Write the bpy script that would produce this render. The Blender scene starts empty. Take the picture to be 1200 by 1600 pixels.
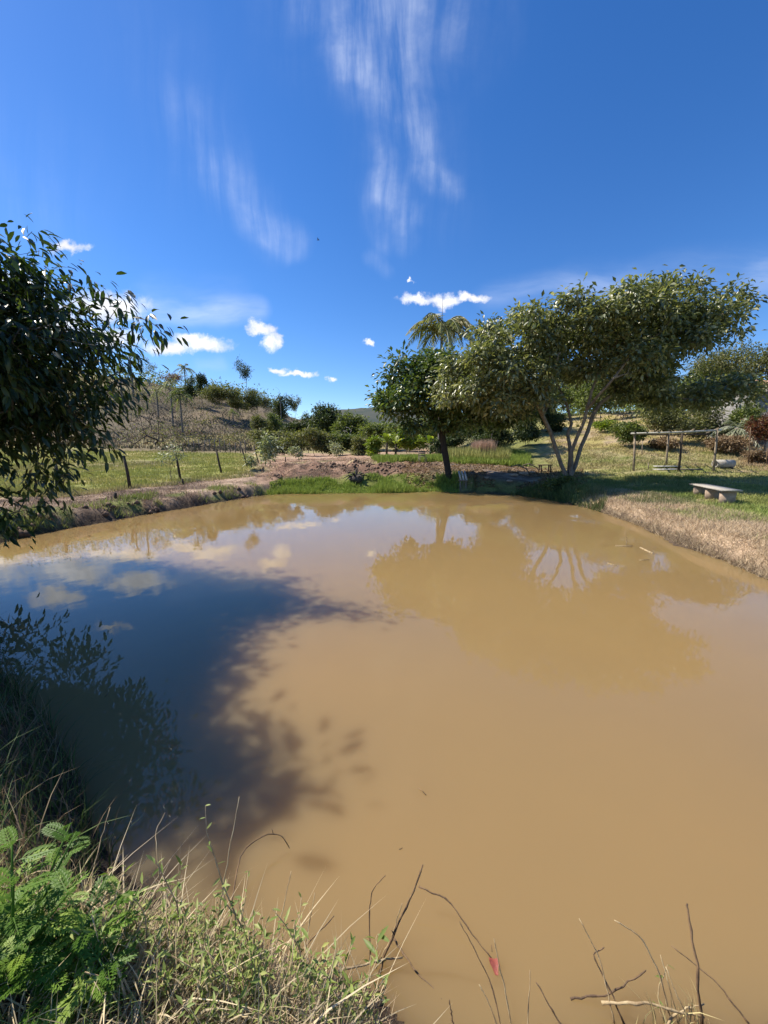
import bpy, math, random
import numpy as np
from math import radians, sin, cos, tan, atan2, pi
from mathutils import Vector, Matrix

random.seed(7)
RNG = np.random.default_rng(11)
S = bpy.context.scene
COL = S.collection

# ------------------------------------------------------------------ camera, sky, sun, exposure
H = 2.0                                   # eye height above the water
PIT = math.atan(94 / 600)
SUN_AZ, SUN_EL = -72.0, 50.0              # azimuth from +Y towards +X, elevation
cam_d = bpy.data.cameras.new('camera'); cam = bpy.data.objects.new('camera', cam_d); COL.objects.link(cam)
cam.location = (0, 0, H); cam.rotation_euler = (pi / 2 - PIT, 0, 0)
cam_d.sensor_fit = 'HORIZONTAL'; cam_d.sensor_width = 36; cam_d.lens = 18
cam_d.clip_start = 0.05; cam_d.clip_end = 20000
S.camera = cam
S.view_settings.view_transform = 'Standard'; S.view_settings.look = 'None'
S.view_settings.gamma = 1; S.view_settings.use_curve_mapping = False
S.view_settings.exposure = 0.66

sun_d = bpy.data.lights.new('sun', 'SUN'); sun = bpy.data.objects.new('sun', sun_d); COL.objects.link(sun)
sun_d.energy = 5.0; sun_d.angle = radians(0.55); sun_d.color = (1, 0.925, 0.80)
sdir = Vector((sin(radians(SUN_AZ)) * cos(radians(SUN_EL)), cos(radians(SUN_AZ)) * cos(radians(SUN_EL)), sin(radians(SUN_EL))))
sun.rotation_euler = (-sdir).to_track_quat('-Z', 'Y').to_euler(); sun.location = sdir * 50


def ray(px, py):
    u = (px - 600) / 600; v = (800 - py) / 600
    return np.array([u, cos(PIT) + v * sin(PIT), -sin(PIT) + v * cos(PIT)])


class NG:
    """small helper to write node maths"""
    def __init__(s, nt): s.nt = nt
    def n(s, t, **k):
        q = s.nt.nodes.new(t)
        for a, b in k.items(): setattr(q, a, b)
        return q
    def link(s, a, b): s.nt.links.new(a, b)
    def put(s, sock, val):
        if isinstance(val, bpy.types.NodeSocket): s.link(val, sock)
        elif val is not None: sock.default_value = val
    def m(s, op, a, b=None, c=None, clamp=False):
        q = s.n('ShaderNodeMath', operation=op, use_clamp=clamp)
        s.put(q.inputs[0], a); s.put(q.inputs[1], b); s.put(q.inputs[2], c)
        return q.outputs[0]
    def vm(s, op, a, b=None, out=0):
        q = s.n('ShaderNodeVectorMath', operation=op)
        s.put(q.inputs[0], a)
        if b is not None: s.put(q.inputs[1], b)
        return q.outputs[out]
    def xyz(s, x, y, z=0.0):
        q = s.n('ShaderNodeCombineXYZ'); s.put(q.inputs[0], x); s.put(q.inputs[1], y); s.put(q.inputs[2], z); return q.outputs[0]
    def noise(s, vec, scale, detail=3, rough=.55, color=False, dist=0.0):
        q = s.n('ShaderNodeTexNoise'); q.inputs['Scale'].default_value = scale; q.inputs['Detail'].default_value = detail
        q.inputs['Roughness'].default_value = rough; q.inputs['Distortion'].default_value = dist
        if vec is not None: s.link(vec, q.inputs['Vector'])
        return q.outputs['Color' if color else 'Fac']
    def ss(s, v, a, b, lo=0.0, hi=1.0):
        q = s.n('ShaderNodeMapRange', interpolation_type='SMOOTHSTEP')
        s.put(q.inputs[0], v); q.inputs[1].default_value = a; q.inputs[2].default_value = b
        q.inputs[3].default_value = lo; q.inputs[4].default_value = hi
        return q.outputs[0]
    def mix(s, f, a, b, bt='MIX'):
        q = s.n('ShaderNodeMix', data_type='RGBA', blend_type=bt)
        s.put(q.inputs[0], f); s.put(q.inputs[6], a); s.put(q.inputs[7], b)
        return q.outputs[2]


def build_world():
    w = bpy.data.worlds.new('World'); S.world = w; w.use_nodes = True
    nt = w.node_tree; nt.nodes.clear(); g = NG(nt)
    out = g.n('ShaderNodeOutputWorld'); bg = g.n('ShaderNodeBackground')
    sky = g.n('ShaderNodeTexSky', sky_type='NISHITA'); sky.sun_disc = False
    sky.sun_elevation = radians(SUN_EL); sky.sun_rotation = radians(SUN_AZ)
    sky.altitude = 800; sky.air_density = 1.0; sky.dust_density = 0.25; sky.ozone_density = 3.0
    hs = g.n('ShaderNodeHueSaturation'); hs.inputs['Saturation'].default_value = 1.3; hs.inputs['Hue'].default_value = .509
    g.link(sky.outputs[0], hs.inputs['Color'])
    base = hs.outputs[0]
    tc = g.n('ShaderNodeTexCoord'); d = tc.outputs['Generated']
    sp = g.n('ShaderNodeSeparateXYZ'); g.link(d, sp.inputs[0])
    yy = g.m('MAXIMUM', sp.outputs[1], 0.02)
    u = g.m('DIVIDE', sp.outputs[0], yy); wv = g.m('DIVIDE', sp.outputs[2], yy)
    uv = g.xyz(u, wv, 0.0)
    front = g.ss(sp.outputs[1], 0.05, 0.2)

    def uw(px, py):
        r = ray(px, py); return (r[0] / r[1], r[2] / r[1])
    # puffs --------------------------------------------------
    n1 = g.noise(uv, 9.0, 6, .6, color=True); n1 = g.vm('SUBTRACT', n1, (.5, .5, .5))
    n2 = g.noise(uv, 34.0, 5, .65, color=True); n2 = g.vm('SUBTRACT', n2, (.5, .5, .5))
    wob = g.vm('ADD', g.vm('MULTIPLY', n1, (.10, .06, 0)), g.vm('MULTIPLY', n2, (.05, .035, 0)))
    uvp = g.vm('ADD', uv, wob)
    puff = None
    P = [(262, 541, 52, 11), (318, 538, 48, 13), (292, 530, 30, 12), (407, 511, 27, 10), (424, 530, 19, 17), (444, 580, 20, 6), (472, 586, 26, 5),
         (514, 595, 9, 5), (575, 541, 10, 6), (650, 469, 32, 8), (700, 468, 38, 11), (735, 466, 22, 8), (108, 387, 44, 10),
         (60, 500, 100, 34), (170, 478, 70, 26), (20, 450, 60, 26), (150, 530, 80, 20), (637, 441, 6, 4), (-120, 520, 160, 60), (-420, 420, 160, 60),
         (1420, 560, 120, 26), (1600, 430, 150, 40)]
    for (px, py, rx, ry) in P:
        u0, w0 = uw(px, py); k = (uw(px + 1, py)[0] - u0); kw = abs(uw(px, py + 1)[1] - w0)
        q = g.vm('SUBTRACT', uvp, (u0, w0, 0))
        q = g.vm('MULTIPLY', q, (1 / (rx * k * 1.25), 1 / (ry * kw * 1.35), 0))
        L = g.vm('LENGTH', q, out=1)
        f = g.m('SUBTRACT', 1.0, L, clamp=True)
        puff = f if puff is None else g.m('MAXIMUM', puff, f)
    tex = g.noise(uv, 26, 6, .62)
    pm = g.m('ADD', puff, g.m('MULTIPLY', g.m('SUBTRACT', tex, .5), .9))
    pm = g.m('MULTIPLY', g.ss(pm, .06, .85), g.ss(puff, 0.0, 0.3))
    # cirrus strokes -----------------------------------------
    n3 = g.noise(uv, 3.2, 4, .55, color=True); n3 = g.vm('SUBTRACT', n3, (.5, .5, .5))
    uvc = g.vm('ADD', uv, g.vm('MULTIPLY', n3, (.12, .09, 0)))
    T = [(560, -60, 575, 110, 46, .55), (545, 60, 565, 105, 30, .6), (600, -80, 610, 250, 34, .34), (640, 60, 655, 200, 20, .42), (640, 190, 672, 278, 20, .75), (655, 268, 700, 292, 14, .75),
         (590, 240, 612, 300, 16, .55), (600, 290, 640, 335, 18, .75), (585, 300, 600, 375, 16, .35), (625, 340, 640, 378, 12, .5),
         (640, -60, 700, 30, 36, .45), (560, -40, 640, -40, 120, .3), (450, -60, 480, 30, 16, .35), (580, 400, 606, 420, 10, .4), (600, 0, 650, 300, 70, .16),
         (290, 180, 370, 300, 38, .26), (350, 270, 420, 370, 30, .42), (390, 345, 455, 378, 20, .62), (410, 375, 445, 400, 12, .4), (230, 60, 330, 260, 70, .10),
         (250, 488, 400, 490, 13, .72), (240, 470, 350, 476, 24, .26), (350, 565, 320, 568, 8, .3), (770, 462, 990, 440, 18, .36), (900, 450, 1200, 420, 26, .22), (1180, 440, 1320, 430, 24, .4),
         (-300, 120, 60, 300, 90, .16), (1300, 100, 1500, 300, 60, .25)]
    cir = None; low = None; dia = None
    for (x1, y1, x2, y2, wd, st) in T:
        a = uw(x1, y1); b = uw(x2, y2); k = (uw(x1 + 1, y1)[0] - a[0] + uw(x2 + 1, y2)[0] - b[0]) / 2
        bx, by = b[0] - a[0], b[1] - a[1]; l2 = bx * bx + by * by + 1e-9
        q = g.vm('SUBTRACT', uvc, (a[0], a[1], 0))
        t = g.m('DIVIDE', g.vm('DOT_PRODUCT', q, (bx, by, 0), out=1), l2, clamp=True)
        pr = g.vm('SCALE', (bx, by, 0)); nd = pr.node; g.link(t, nd.inputs['Scale'])
        L = g.vm('DISTANCE', q, pr, out=1)
        f = g.ss(L, wd * k * 2.0, 0.0, 0.0, st)
        if y1 > 430: low = f if low is None else g.m('ADD', low, f)
        elif x1 < 440: dia = f if dia is None else g.m('ADD', dia, f)
        else: cir = f if cir is None else g.m('ADD', cir, f)
    # streaky texture, stretched along the fall direction
    rot = g.n('ShaderNodeMapping'); rot.inputs['Rotation'].default_value = (0, 0, radians(-16)); rot.inputs['Scale'].default_value = (13, 1.7, 1)
    n5 = g.vm('SUBTRACT', g.noise(uv, 1.6, 2, .5, color=True), (.5, .5, .5))
    uvs = g.vm('ADD', g.vm('ADD', uv, g.vm('MULTIPLY', n5, (.16, .12, 0))), g.vm('MULTIPLY', n3, (.016, .03, 0)))
    g.link(uvs, rot.inputs['Vector'])
    stx = g.noise(rot.outputs[0], 1.3, 6, .6, dist=.15)
    fine = g.noise(uvc, 8, 5, .6)
    st = g.m('MULTIPLY', g.ss(stx, .25, .78), g.ss(fine, .25, .75, .25, 1.15))
    cm = g.m('MULTIPLY', g.m('MINIMUM', cir, 1.0), st)
    cm = g.m('MULTIPLY', cm, .38)
    mp2 = g.n('ShaderNodeMapping'); mp2.inputs['Rotation'].default_value = (0, 0, radians(-12)); mp2.inputs['Scale'].default_value = (3, 14, 1); g.link(uvc, mp2.inputs['Vector'])
    mp3 = g.n('ShaderNodeMapping'); mp3.inputs['Rotation'].default_value = (0, 0, radians(-36)); mp3.inputs['Scale'].default_value = (15, 1.4, 1); g.link(uvs, mp3.inputs['Vector'])
    dm = g.m('MULTIPLY', g.m('MINIMUM', dia, 1.0), g.m('MULTIPLY', g.ss(g.noise(mp3.outputs[0], 1.3, 6, .6), .25, .78), g.ss(fine, .25, .75, .35, 1.1)))
    cm = g.m('ADD', cm, g.m('MULTIPLY', dm, .34))
    lm = g.m('MULTIPLY', g.m('MINIMUM', low, 1.0), g.ss(g.noise(mp2.outputs[0], 1.5, 5, .6), .2, .8, .15, 1.0))
    cm = g.m('ADD', cm, g.m('MULTIPLY', lm, .42))
    cm = g.m('MULTIPLY', cm, front); pm = g.m('MULTIPLY', pm, front)
    # cloud lighting: whiter and greyer patches painted in by noise
    shade = g.ss(g.noise(uv, 14, 4), .3, .75, 5.2, 7.6)
    cw = g.xyz(shade, g.m('MULTIPLY', shade, 1.0), g.m('MULTIPLY', shade, 1.04))
    c1 = g.mix(cm, base, (6.4, 6.8, 7.6, 1)); c2 = g.mix(pm, c1, cw)
    g.link(c2, bg.inputs[0]); bg.inputs[1].default_value = 0.115
    g.link(bg.outputs[0], out.inputs[0])
    w.cycles.sampling_method = 'AUTOMATIC'


build_world()

# ------------------------------------------------------------------ tiny numpy noise

def _hash(ix, iy, seed):
    n = (ix.astype(np.int64) * 374761393 + iy.astype(np.int64) * 668265263 + seed * 1442695041) & 0xffffffff
    n = ((n ^ (n >> 13)) * 1274126177) & 0xffffffff
    n = n ^ (n >> 16)
    return (n & 0xffff) / 65535.0


def vnoise(x, y, s, seed=0):
    x = np.asarray(x, float) * s; y = np.asarray(y, float) * s
    ix = np.floor(x); iy = np.floor(y); fx = x - ix; fy = y - iy
    fx = fx * fx * (3 - 2 * fx); fy = fy * fy * (3 - 2 * fy)
    a = _hash(ix, iy, seed); b = _hash(ix + 1, iy, seed); c = _hash(ix, iy + 1, seed); d = _hash(ix + 1, iy + 1, seed)
    return (a + (b - a) * fx) * (1 - fy) + (c + (d - c) * fx) * fy


def fbm(x, y, s, seed=0, oct=4):
    r = 0; a = .5; t = 0
    for i in range(oct):
        r = r + a * vnoise(x, y, s * 2 ** i, seed + i * 17); t += a; a *= .5
    return r / t


def sstep(v, a, b):
    t = np.clip((np.asarray(v, float) - a) / (b - a), 0, 1); return t * t * (3 - 2 * t)


# ------------------------------------------------------------------ pixel helpers and the lie of the land

def G(px, py, z=0.0):
    r = ray(px, py); t = (z - H) / r[2]; return np.array([0, 0, H]) + r * t


def U(px, py, d):
    r = ray(px, py); return np.array([0, 0, H]) + r * (d / r[1])


shore_px = [(0, 848), (60, 835), (150, 818), (230, 804), (300, 792), (380, 778), (430, 772), (520, 771), (600, 770), (680, 768), (740, 770), (800, 773), (860, 781),
            (935, 798), (1000, 822), (1060, 850), (1120, 873), (1200, 908)]
shore = [tuple(G(a, b)[:2]) for a, b in shore_px]
shore += [(7.0, 4.6), (6.6, 2.6), (4.6, 1.3), (2.6, 1.0)]
shore += [tuple(G(a, b)[:2]) for a, b in [(1150, 1680), (1050, 1640), (900, 1720), (760, 1720), (650, 1660), (575, 1570), (480, 1530), (330, 1470), (200, 1400), (130, 1310), (112, 1225), (66, 1140), (0, 1060)]]
shore += [(-3.9, 3.6), (-5.2, 4.6), (-6.6, 6.0), (-8.0, 7.3)]
SH = np.array(shore)


def sdf(x, y):
    """signed distance to the pond edge, positive on land"""
    x = np.asarray(x, float); y = np.asarray(y, float)
    best = np.full(x.shape, 1e9); inside = np.zeros(x.shape, bool)
    n = len(SH)
    for i in range(n):
        a = SH[i]; b = SH[(i + 1) % n]; ex, ey = b - a
        t = np.clip(((x - a[0]) * ex + (y - a[1]) * ey) / (ex * ex + ey * ey), 0, 1)
        best = np.minimum(best, (x - a[0] - t * ex) ** 2 + (y - a[1] - t * ey) ** 2)
        c = ((a[1] > y) != (b[1] > y)) & (x < (b[0] - a[0]) * (y - a[1]) / (b[1] - a[1] + 1e-12) + a[0])
        inside ^= c
    d = np.sqrt(best)
    return np.where(inside, -d, d)


DK = np.array([0, 8, 12, 16, 20, 25, 32, 45, 60, 80, 100, 130, 170, 260, 500, 6000.])
TAB = [(-180, [.45] * 16), (-100, [.5] * 6 + [1, 2, 4, 6, 8, 10, 10, 10, 10, 10]),
       (-63, [.5, .5, .5, .5, .5, .55, .8, 1.5, 4, 14, 23, 33, 32, 22, 15, 15]),
       (-45, [.5, .5, .5, .5, .5, .55, .8, 1.5, 3.2, 12, 21, 31, 30, 22, 15, 15]),
       (-33.7, [.45, .45, .45, .48, .5, .55, .8, 1.5, 2.9, 9, 16.5, 26.5, 26, 20, 15, 15]),
       (-25, [.45, .45, .45, .48, .52, .6, .8, 1.4, 2.4, 6.5, 12.5, 21, 20, 17, 15, 15]),
       (-18.4, [.45, .45, .45, .48, .6, .75, .9, 1.3, 1.9, 4.6, 10.5, 18, 18, 14, 14, 14]),
       (-12, [.4, .4, .4, .46, .75, 1.1, 1.2, 1.4, 1.8, 3.2, 6.5, 12.5, 12, 10, 10, 10]),
       (-4.8, [.35, .35, .35, .42, .8, 1.25, 1.35, 1.5, 1.7, 2.2, 3, 5, 6, 7, 8, 8]),
       (9.5, [.35, .35, .35, .45, .95, 1.28, 1.35, 1.6, 2.4, 4, 5, 6, 8, 8, 8, 8]),
       (22.6, [.35, .35, .38, .45, .68, .95, 1.9, 4.2, 7, 9, 10, 12, 14, 14, 14, 14]),
       (33.7, [.4, .4, .42, .5, .8, 1.25, 2.6, 5.6, 8, 10, 12, 14, 15, 15, 15, 15]),
       (45, [.4, .4, .45, .6, .85, 1.25, 2.3, 4.2, 6, 9, 11, 13, 14, 14, 14, 14]),
       (63, [.45, .45, .5, .6, .9, 1.3, 2, 4, 6, 9, 11, 13, 14, 14, 14, 14]),
       (110, [.45] * 6 + [1, 2, 4, 6, 8, 10, 10, 10, 10, 10]), (180, [.45] * 16)]
TA = np.array([t[0] for t in TAB], float); TZ = np.array([t[1] for t in TAB], float)


def table(x, y):
    th = np.degrees(np.arctan2(x, y)); r = np.hypot(x, y)
    d = r * np.maximum(np.cos(np.radians(th)), .45)
    i = np.clip(np.searchsorted(TA, th) - 1, 0, len(TA) - 2); f = np.clip((th - TA[i]) / (TA[i + 1] - TA[i]), 0, 1); f = f * f * (3 - 2 * f) * .5 + f * .5
    j = np.clip(np.searchsorted(DK, d) - 1, 0, len(DK) - 2); g = np.clip((d - DK[j]) / (DK[j + 1] - DK[j]), 0, 1)
    a = TZ[i, j] * (1 - g) + TZ[i, j + 1] * g; b = TZ[i + 1, j] * (1 - g) + TZ[i + 1, j + 1] * g
    return a * (1 - f) + b * f


def pxc(x, y):
    """picture column of a ground point in front of the camera"""
    return 600 + 600 * np.asarray(x) / np.maximum(np.asarray(y), .3)


def zt(x, y):
    x = np.asarray(x, float); y = np.asarray(y, float)
    wob = (fbm(x, y, 1.1, 5, 3) - .5) * .35 + (fbm(x, y, 4.5, 8, 2) - .5) * .14
    r = np.hypot(x, y)
    s = sdf(x, y) + wob * sstep(r, 2, 9)
    z = table(x, y)
    px = pxc(x, y)
    centre = sstep(px, 400, 470) * (1 - sstep(px, 690, 760)) * (y > 10)
    wdt = .55 + centre * 2.0 + ((px > 740) & (px < 880) & (y > 10)) * .8
    near = 1 - sstep(r, 2.5, 5)
    wdt = wdt * (1 - near) + .35 * near
    k = sstep(s, -.05, wdt) * .75 + .25 * sstep(s, -.05, wdt * 3)
    bump = (fbm(x, y, .8, 3, 4) - .5) * .22 + (fbm(x, y, .13, 9, 3) - .5) * .5 * sstep(r, 25, 50)
    soil = sstep(px, 330, 420) * (1 - sstep(px, 700, 760)) * sstep(y, 17.5, 19.5) * (1 - sstep(y, 25, 28))
    bump = bump + soil * (fbm(x, y, 1.1, 33, 2) - .45) * .7
    hill = sstep(z, 4, 14) * (y > 0)
    bump = bump + hill * ((fbm(x, y, .05, 21, 4) - .5) * 3.0 + (fbm(x, y, .3, 27, 3) - .5) * .8)
    land = (z + bump * (1 - near * .6)) * k
    water = -np.clip(-s * .9, 0, .9)
    return np.where(s > -.05, land, water - 0.02)


def gz(x, y): return float(zt(np.array([x]), np.array([y]))[0])


def hit(px, py, dmin=.5, dmax=400):
    """where the line of sight through a picture point meets the ground"""
    r = ray(px, py); y = np.exp(np.linspace(math.log(dmin), math.log(dmax), 1400)); t = y / r[1]
    X = r[0] * t; Z = H + r[2] * t; g = zt(X, y); g = np.maximum(g, 0)
    k = np.argmax(Z <= g)
    if not (Z <= g).any(): k = len(y) - 1
    return np.array([X[k], y[k], max(g[k], 0)])


def at(px, d):
    u = (px - 600) / 600; z = 1.0
    for _ in range(4):
        x = u * (d * cos(PIT) + (H - z) * sin(PIT)); z = max(gz(x, d), 0)
    return np.array([x, d, z])


# ------------------------------------------------------------------ mesh helpers

def mesh_obj(name, V, F, mat, parent=None, attrs=None, smooth=False, fcount=None):
    """V (n,3); F (m,k) array, or flat loops with fcount"""
    V = np.ascontiguousarray(V, np.float32); me = bpy.data.meshes.new(name)
    if fcount is None:
        F = np.ascontiguousarray(F, np.int32); cnt = np.full(len(F), F.shape[1], np.int32); loops = F.ravel()
    else:
        loops = np.ascontiguousarray(F, np.int32); cnt = np.ascontiguousarray(fcount, np.int32)
    me.vertices.add(len(V)); me.vertices.foreach_set('co', V.ravel())
    me.loops.add(len(loops)); me.loops.foreach_set('vertex_index', loops)
    me.polygons.add(len(cnt)); st = np.zeros(len(cnt), np.int32); st[1:] = np.cumsum(cnt)[:-1]
    me.polygons.foreach_set('loop_start', st)
    if smooth: me.polygons.foreach_set('use_smooth', np.ones(len(cnt), bool))
    if attrs:
        for k, a in attrs.items():
            a = np.asarray(a, np.float32)
            if a.ndim == 1:
                at_ = me.attributes.new(k, 'FLOAT', 'POINT'); at_.data.foreach_set('value', a)
            else:
                if a.shape[1] == 3: a = np.concatenate([a, np.ones((len(a), 1), np.float32)], 1)
                at_ = me.attributes.new(k, 'FLOAT_COLOR', 'POINT'); at_.data.foreach_set('color', np.ascontiguousarray(a).ravel())
    me.update(calc_edges=True)
    if mat: me.materials.append(mat)
    o = bpy.data.objects.new(name, me); COL.objects.link(o)
    if parent is not None: o.parent = parent
    return o


class MB:
    """collects polygons of any size into one mesh"""
    def __init__(s): s.v = []; s.l = []; s.c = []; s.n = 0
    def add(s, V, F):
        V = np.asarray(V, float)
        for f in F: s.l.extend([i + s.n for i in f]); s.c.append(len(f))
        s.v.append(V); s.n += len(V); return s
    def box(s, c, size, R=None, jit=0, rs=None):
        V = np.array([[x, y, z] for x in (-.5, .5) for y in (-.5, .5) for z in (-.5, .5)]) * np.asarray(size)
        if jit: V = V + RNG.uniform(-jit, jit, V.shape)
        if R is not None: V = V @ np.asarray(R).T
        V = V + np.asarray(c)
        return s.add(V, [(0, 1, 3, 2), (4, 6, 7, 5), (0, 4, 5, 1), (2, 3, 7, 6), (0, 2, 6, 4), (1, 5, 7, 3)])
    def tube(s, pts, rad, n=6, caps=True):
        pts = np.asarray(pts, float); k = len(pts)
        rad = np.full(k, rad) if np.isscalar(rad) else np.asarray(rad, float)
        t = np.gradient(pts, axis=0); t /= np.linalg.norm(t, axis=1)[:, None] + 1e-9
        ref = np.array([0, 0, 1.]) if abs(t[:, 2]).mean() < .8 else np.array([1., 0, 0])
        a = np.cross(t, ref); a /= np.linalg.norm(a, axis=1)[:, None] + 1e-9; b = np.cross(t, a)
        an = np.arange(n) * 2 * pi / n
        V = pts[:, None, :] + rad[:, None, None] * (np.cos(an)[None, :, None] * a[:, None, :] + np.sin(an)[None, :, None] * b[:, None, :])
        F = []
        for i in range(k - 1):
            for j in range(n): F.append((i * n + j, i * n + (j + 1) % n, (i + 1) * n + (j + 1) % n, (i + 1) * n + j))
        if caps: F.append(tuple(range(n - 1, -1, -1))); F.append(tuple((k - 1) * n + j for j in range(n)))
        return s.add(V.reshape(-1, 3), F)
    def build(s, name, mat, parent=None, smooth=False, attrs=None):
        return mesh_obj(name, np.concatenate(s.v), s.l, mat, parent, attrs, smooth, s.c)


def tag(o, label=None, cat=None, group=None, kind=None):
    if label: o['label'] = label
    if cat: o['category'] = cat
    if group: o['group'] = group
    if kind: o['kind'] = kind
    return o


def empty(name, loc, label, cat, group=None):
    o = bpy.data.objects.new(name, None); COL.objects.link(o); o.location = [float(v) for v in loc]; o.empty_display_size = .2
    bpy.context.view_layer.update() if False else None
    return tag(o, label, cat, group)


def child(o, root):
    """give a mesh made in world coordinates to its thing"""
    o.parent = root; o.matrix_parent_inverse = Matrix.Translation(-root.location); return o


def rotz(a):
    c, s_ = cos(a), sin(a); return np.array([[c, -s_, 0], [s_, c, 0], [0, 0, 1]])


def norm(a): return a / (np.linalg.norm(a, axis=-1, keepdims=True) + 1e-9)


# ------------------------------------------------------------------ materials

def new_mat(name):
    m = bpy.data.materials.new(name); m.use_nodes = True; nt = m.node_tree
    b = nt.nodes['Principled BSDF']; return m, NG(nt), b, nt.nodes['Material Output']


def plain(name, c1, c2=None, scale=8, rough=.85, bump=.3, bscale=30, spec=.3, stretch=None, detail=5):
    m, g, b, out = new_mat(name); tc = g.n('ShaderNodeTexCoord').outputs['Object']
    if stretch:
        mp = g.n('ShaderNodeMapping'); mp.inputs['Scale'].default_value = stretch; g.link(tc, mp.inputs[0]); tc = mp.outputs[0]
    c2 = c2 or tuple(v * .6 for v in c1)
    f = g.ss(g.noise(tc, scale, detail, .65), .32, .68)
    g.link(g.mix(f, (*c1, 1), (*c2, 1)), b.inputs['Base Color'])
    b.inputs['Roughness'].default_value = rough; b.inputs['Specular IOR Level'].default_value = spec
    bp = g.n('ShaderNodeBump'); bp.inputs['Strength'].default_value = bump; bp.inputs['Distance'].default_value = .02
    g.link(g.noise(tc, bscale, 5, .7), bp.inputs['Height']); g.link(bp.outputs[0], b.inputs['Normal'])
    return m


def leaf_mat(name, cols, rough=.42, spec=.5, trans=.28, tcol=None):
    """cols: dark to light/odd, chosen per leaf by the attribute v"""
    m, g, b, out = new_mat(name)
    a = g.n('ShaderNodeAttribute', attribute_name='v')
    rp = g.n('ShaderNodeValToRGB'); e = rp.color_ramp.elements
    while len(e) < len(cols): e.new(.5)
    for i, c in enumerate(cols):
        e[i].position = c[0]; e[i].color = (*c[1], 1)
    g.link(a.outputs['Fac'], rp.inputs[0])
    nz = g.noise(g.n('ShaderNodeTexCoord').outputs['Object'], 1.3, 2)
    col = g.mix(1.0, rp.outputs[0], g.mix(nz, (.72, .74, .7, 1), (1.25, 1.2, 1.1, 1)), 'MULTIPLY')
    g.link(col, b.inputs['Base Color']); b.inputs['Roughness'].default_value = rough; b.inputs['Specular IOR Level'].default_value = spec
    tr = g.n('ShaderNodeBsdfTranslucent')
    g.link(g.mix(1.0, col, (*(tcol or (1.5, 1.7, .6)), 1), 'MULTIPLY'), tr.inputs[0])
    mx = g.n('ShaderNodeMixShader'); mx.inputs[0].default_value = trans
    g.link(b.outputs[0], mx.inputs[1]); g.link(tr.outputs[0], mx.inputs[2]); g.link(mx.outputs[0], out.inputs[0])
    return m


def blade_mat(name, trans=.3, rough=.6, spec=.3):
    m, g, b, out = new_mat(name)
    a = g.n('ShaderNodeAttribute', attribute_name='Col')
    g.link(a.outputs['Color'], b.inputs['Base Color']); b.inputs['Roughness'].default_value = rough; b.inputs['Specular IOR Level'].default_value = spec
    tr = g.n('ShaderNodeBsdfTranslucent'); g.link(a.outputs['Color'], tr.inputs[0])
    mx = g.n('ShaderNodeMixShader'); mx.inputs[0].default_value = trans
    g.link(b.outputs[0], mx.inputs[1]); g.link(tr.outputs[0], mx.inputs[2]); g.link(mx.outputs[0], out.inputs[0])
    return m


def ground_mat():
    m, g, b, out = new_mat('ground'); P = g.n('ShaderNodeNewGeometry').outputs['Position']
    a = g.n('ShaderNodeAttribute', attribute_name='Col').outputs['Color']
    n1 = g.ss(g.noise(P, 2.3, 6, .68), .3, .7, .62, 1.35); n2 = g.ss(g.noise(P, 34, 5, .7), .28, .72, .55, 1.4)
    k = g.m('MULTIPLY', n1, n2)
    c = g.mix(1.0, a, g.xyz(k, k, k), 'MULTIPLY')
    n3 = g.ss(g.noise(P, 9, 4, .7), .5, .68, 0, .35)
    c = g.mix(n3, c, (.30, .22, .13, 1))
    g.link(c, b.inputs['Base Color']); b.inputs['Roughness'].default_value = .95; b.inputs['Specular IOR Level'].default_value = .15
    bp = g.n('ShaderNodeBump'); bp.inputs['Strength'].default_value = .8; bp.inputs['Distance'].default_value = .06
    g.link(g.m('ADD', g.noise(P, 14, 6, .75), g.m('MULTIPLY', g.noise(P, 60, 4, .7), .4)), bp.inputs['Height']); g.link(bp.outputs[0], b.inputs['Normal'])
    return m


def water_mat():
    m, g, b, out = new_mat('muddy_water'); P = g.n('ShaderNodeNewGeometry').outputs['Position']
    n = g.noise(P, .35, 4, .5); n2 = g.noise(P, .12, 2, .5)
    c = g.mix(g.ss(n, .3, .7), (.248, .160, .066, 1), (.224, .148, .065, 1))
    c = g.mix(g.ss(n2, .35, .7), c, (.248, .168, .068, 1))
    g.link(c, b.inputs['Base Color'])
    b.inputs['Roughness'].default_value = .012; b.inputs['IOR'].default_value = 1.35; b.inputs['Specular IOR Level'].default_value = .5
    b.subsurface_method = 'BURLEY'
    b.inputs['Subsurface Weight'].default_value = 1.0; b.inputs['Subsurface Radius'].default_value = (1.0, .75, .45); b.inputs['Subsurface Scale'].default_value = .62
    mp = g.n('ShaderNodeMapping'); mp.inputs['Scale'].default_value = (1, .8, 1); g.link(P, mp.inputs[0])
    h = g.m('ADD', g.noise(mp.outputs[0], 1.3, 2, .5), g.m('MULTIPLY', g.noise(mp.outputs[0], 7, 3, .5), .13))
    bp = g.n('ShaderNodeBump'); bp.inputs['Strength'].default_value = .28; bp.inputs['Distance'].default_value = .012
    g.link(h, bp.inputs['Height']); g.link(bp.outputs[0], b.inputs['Normal'])
    return m


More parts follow.
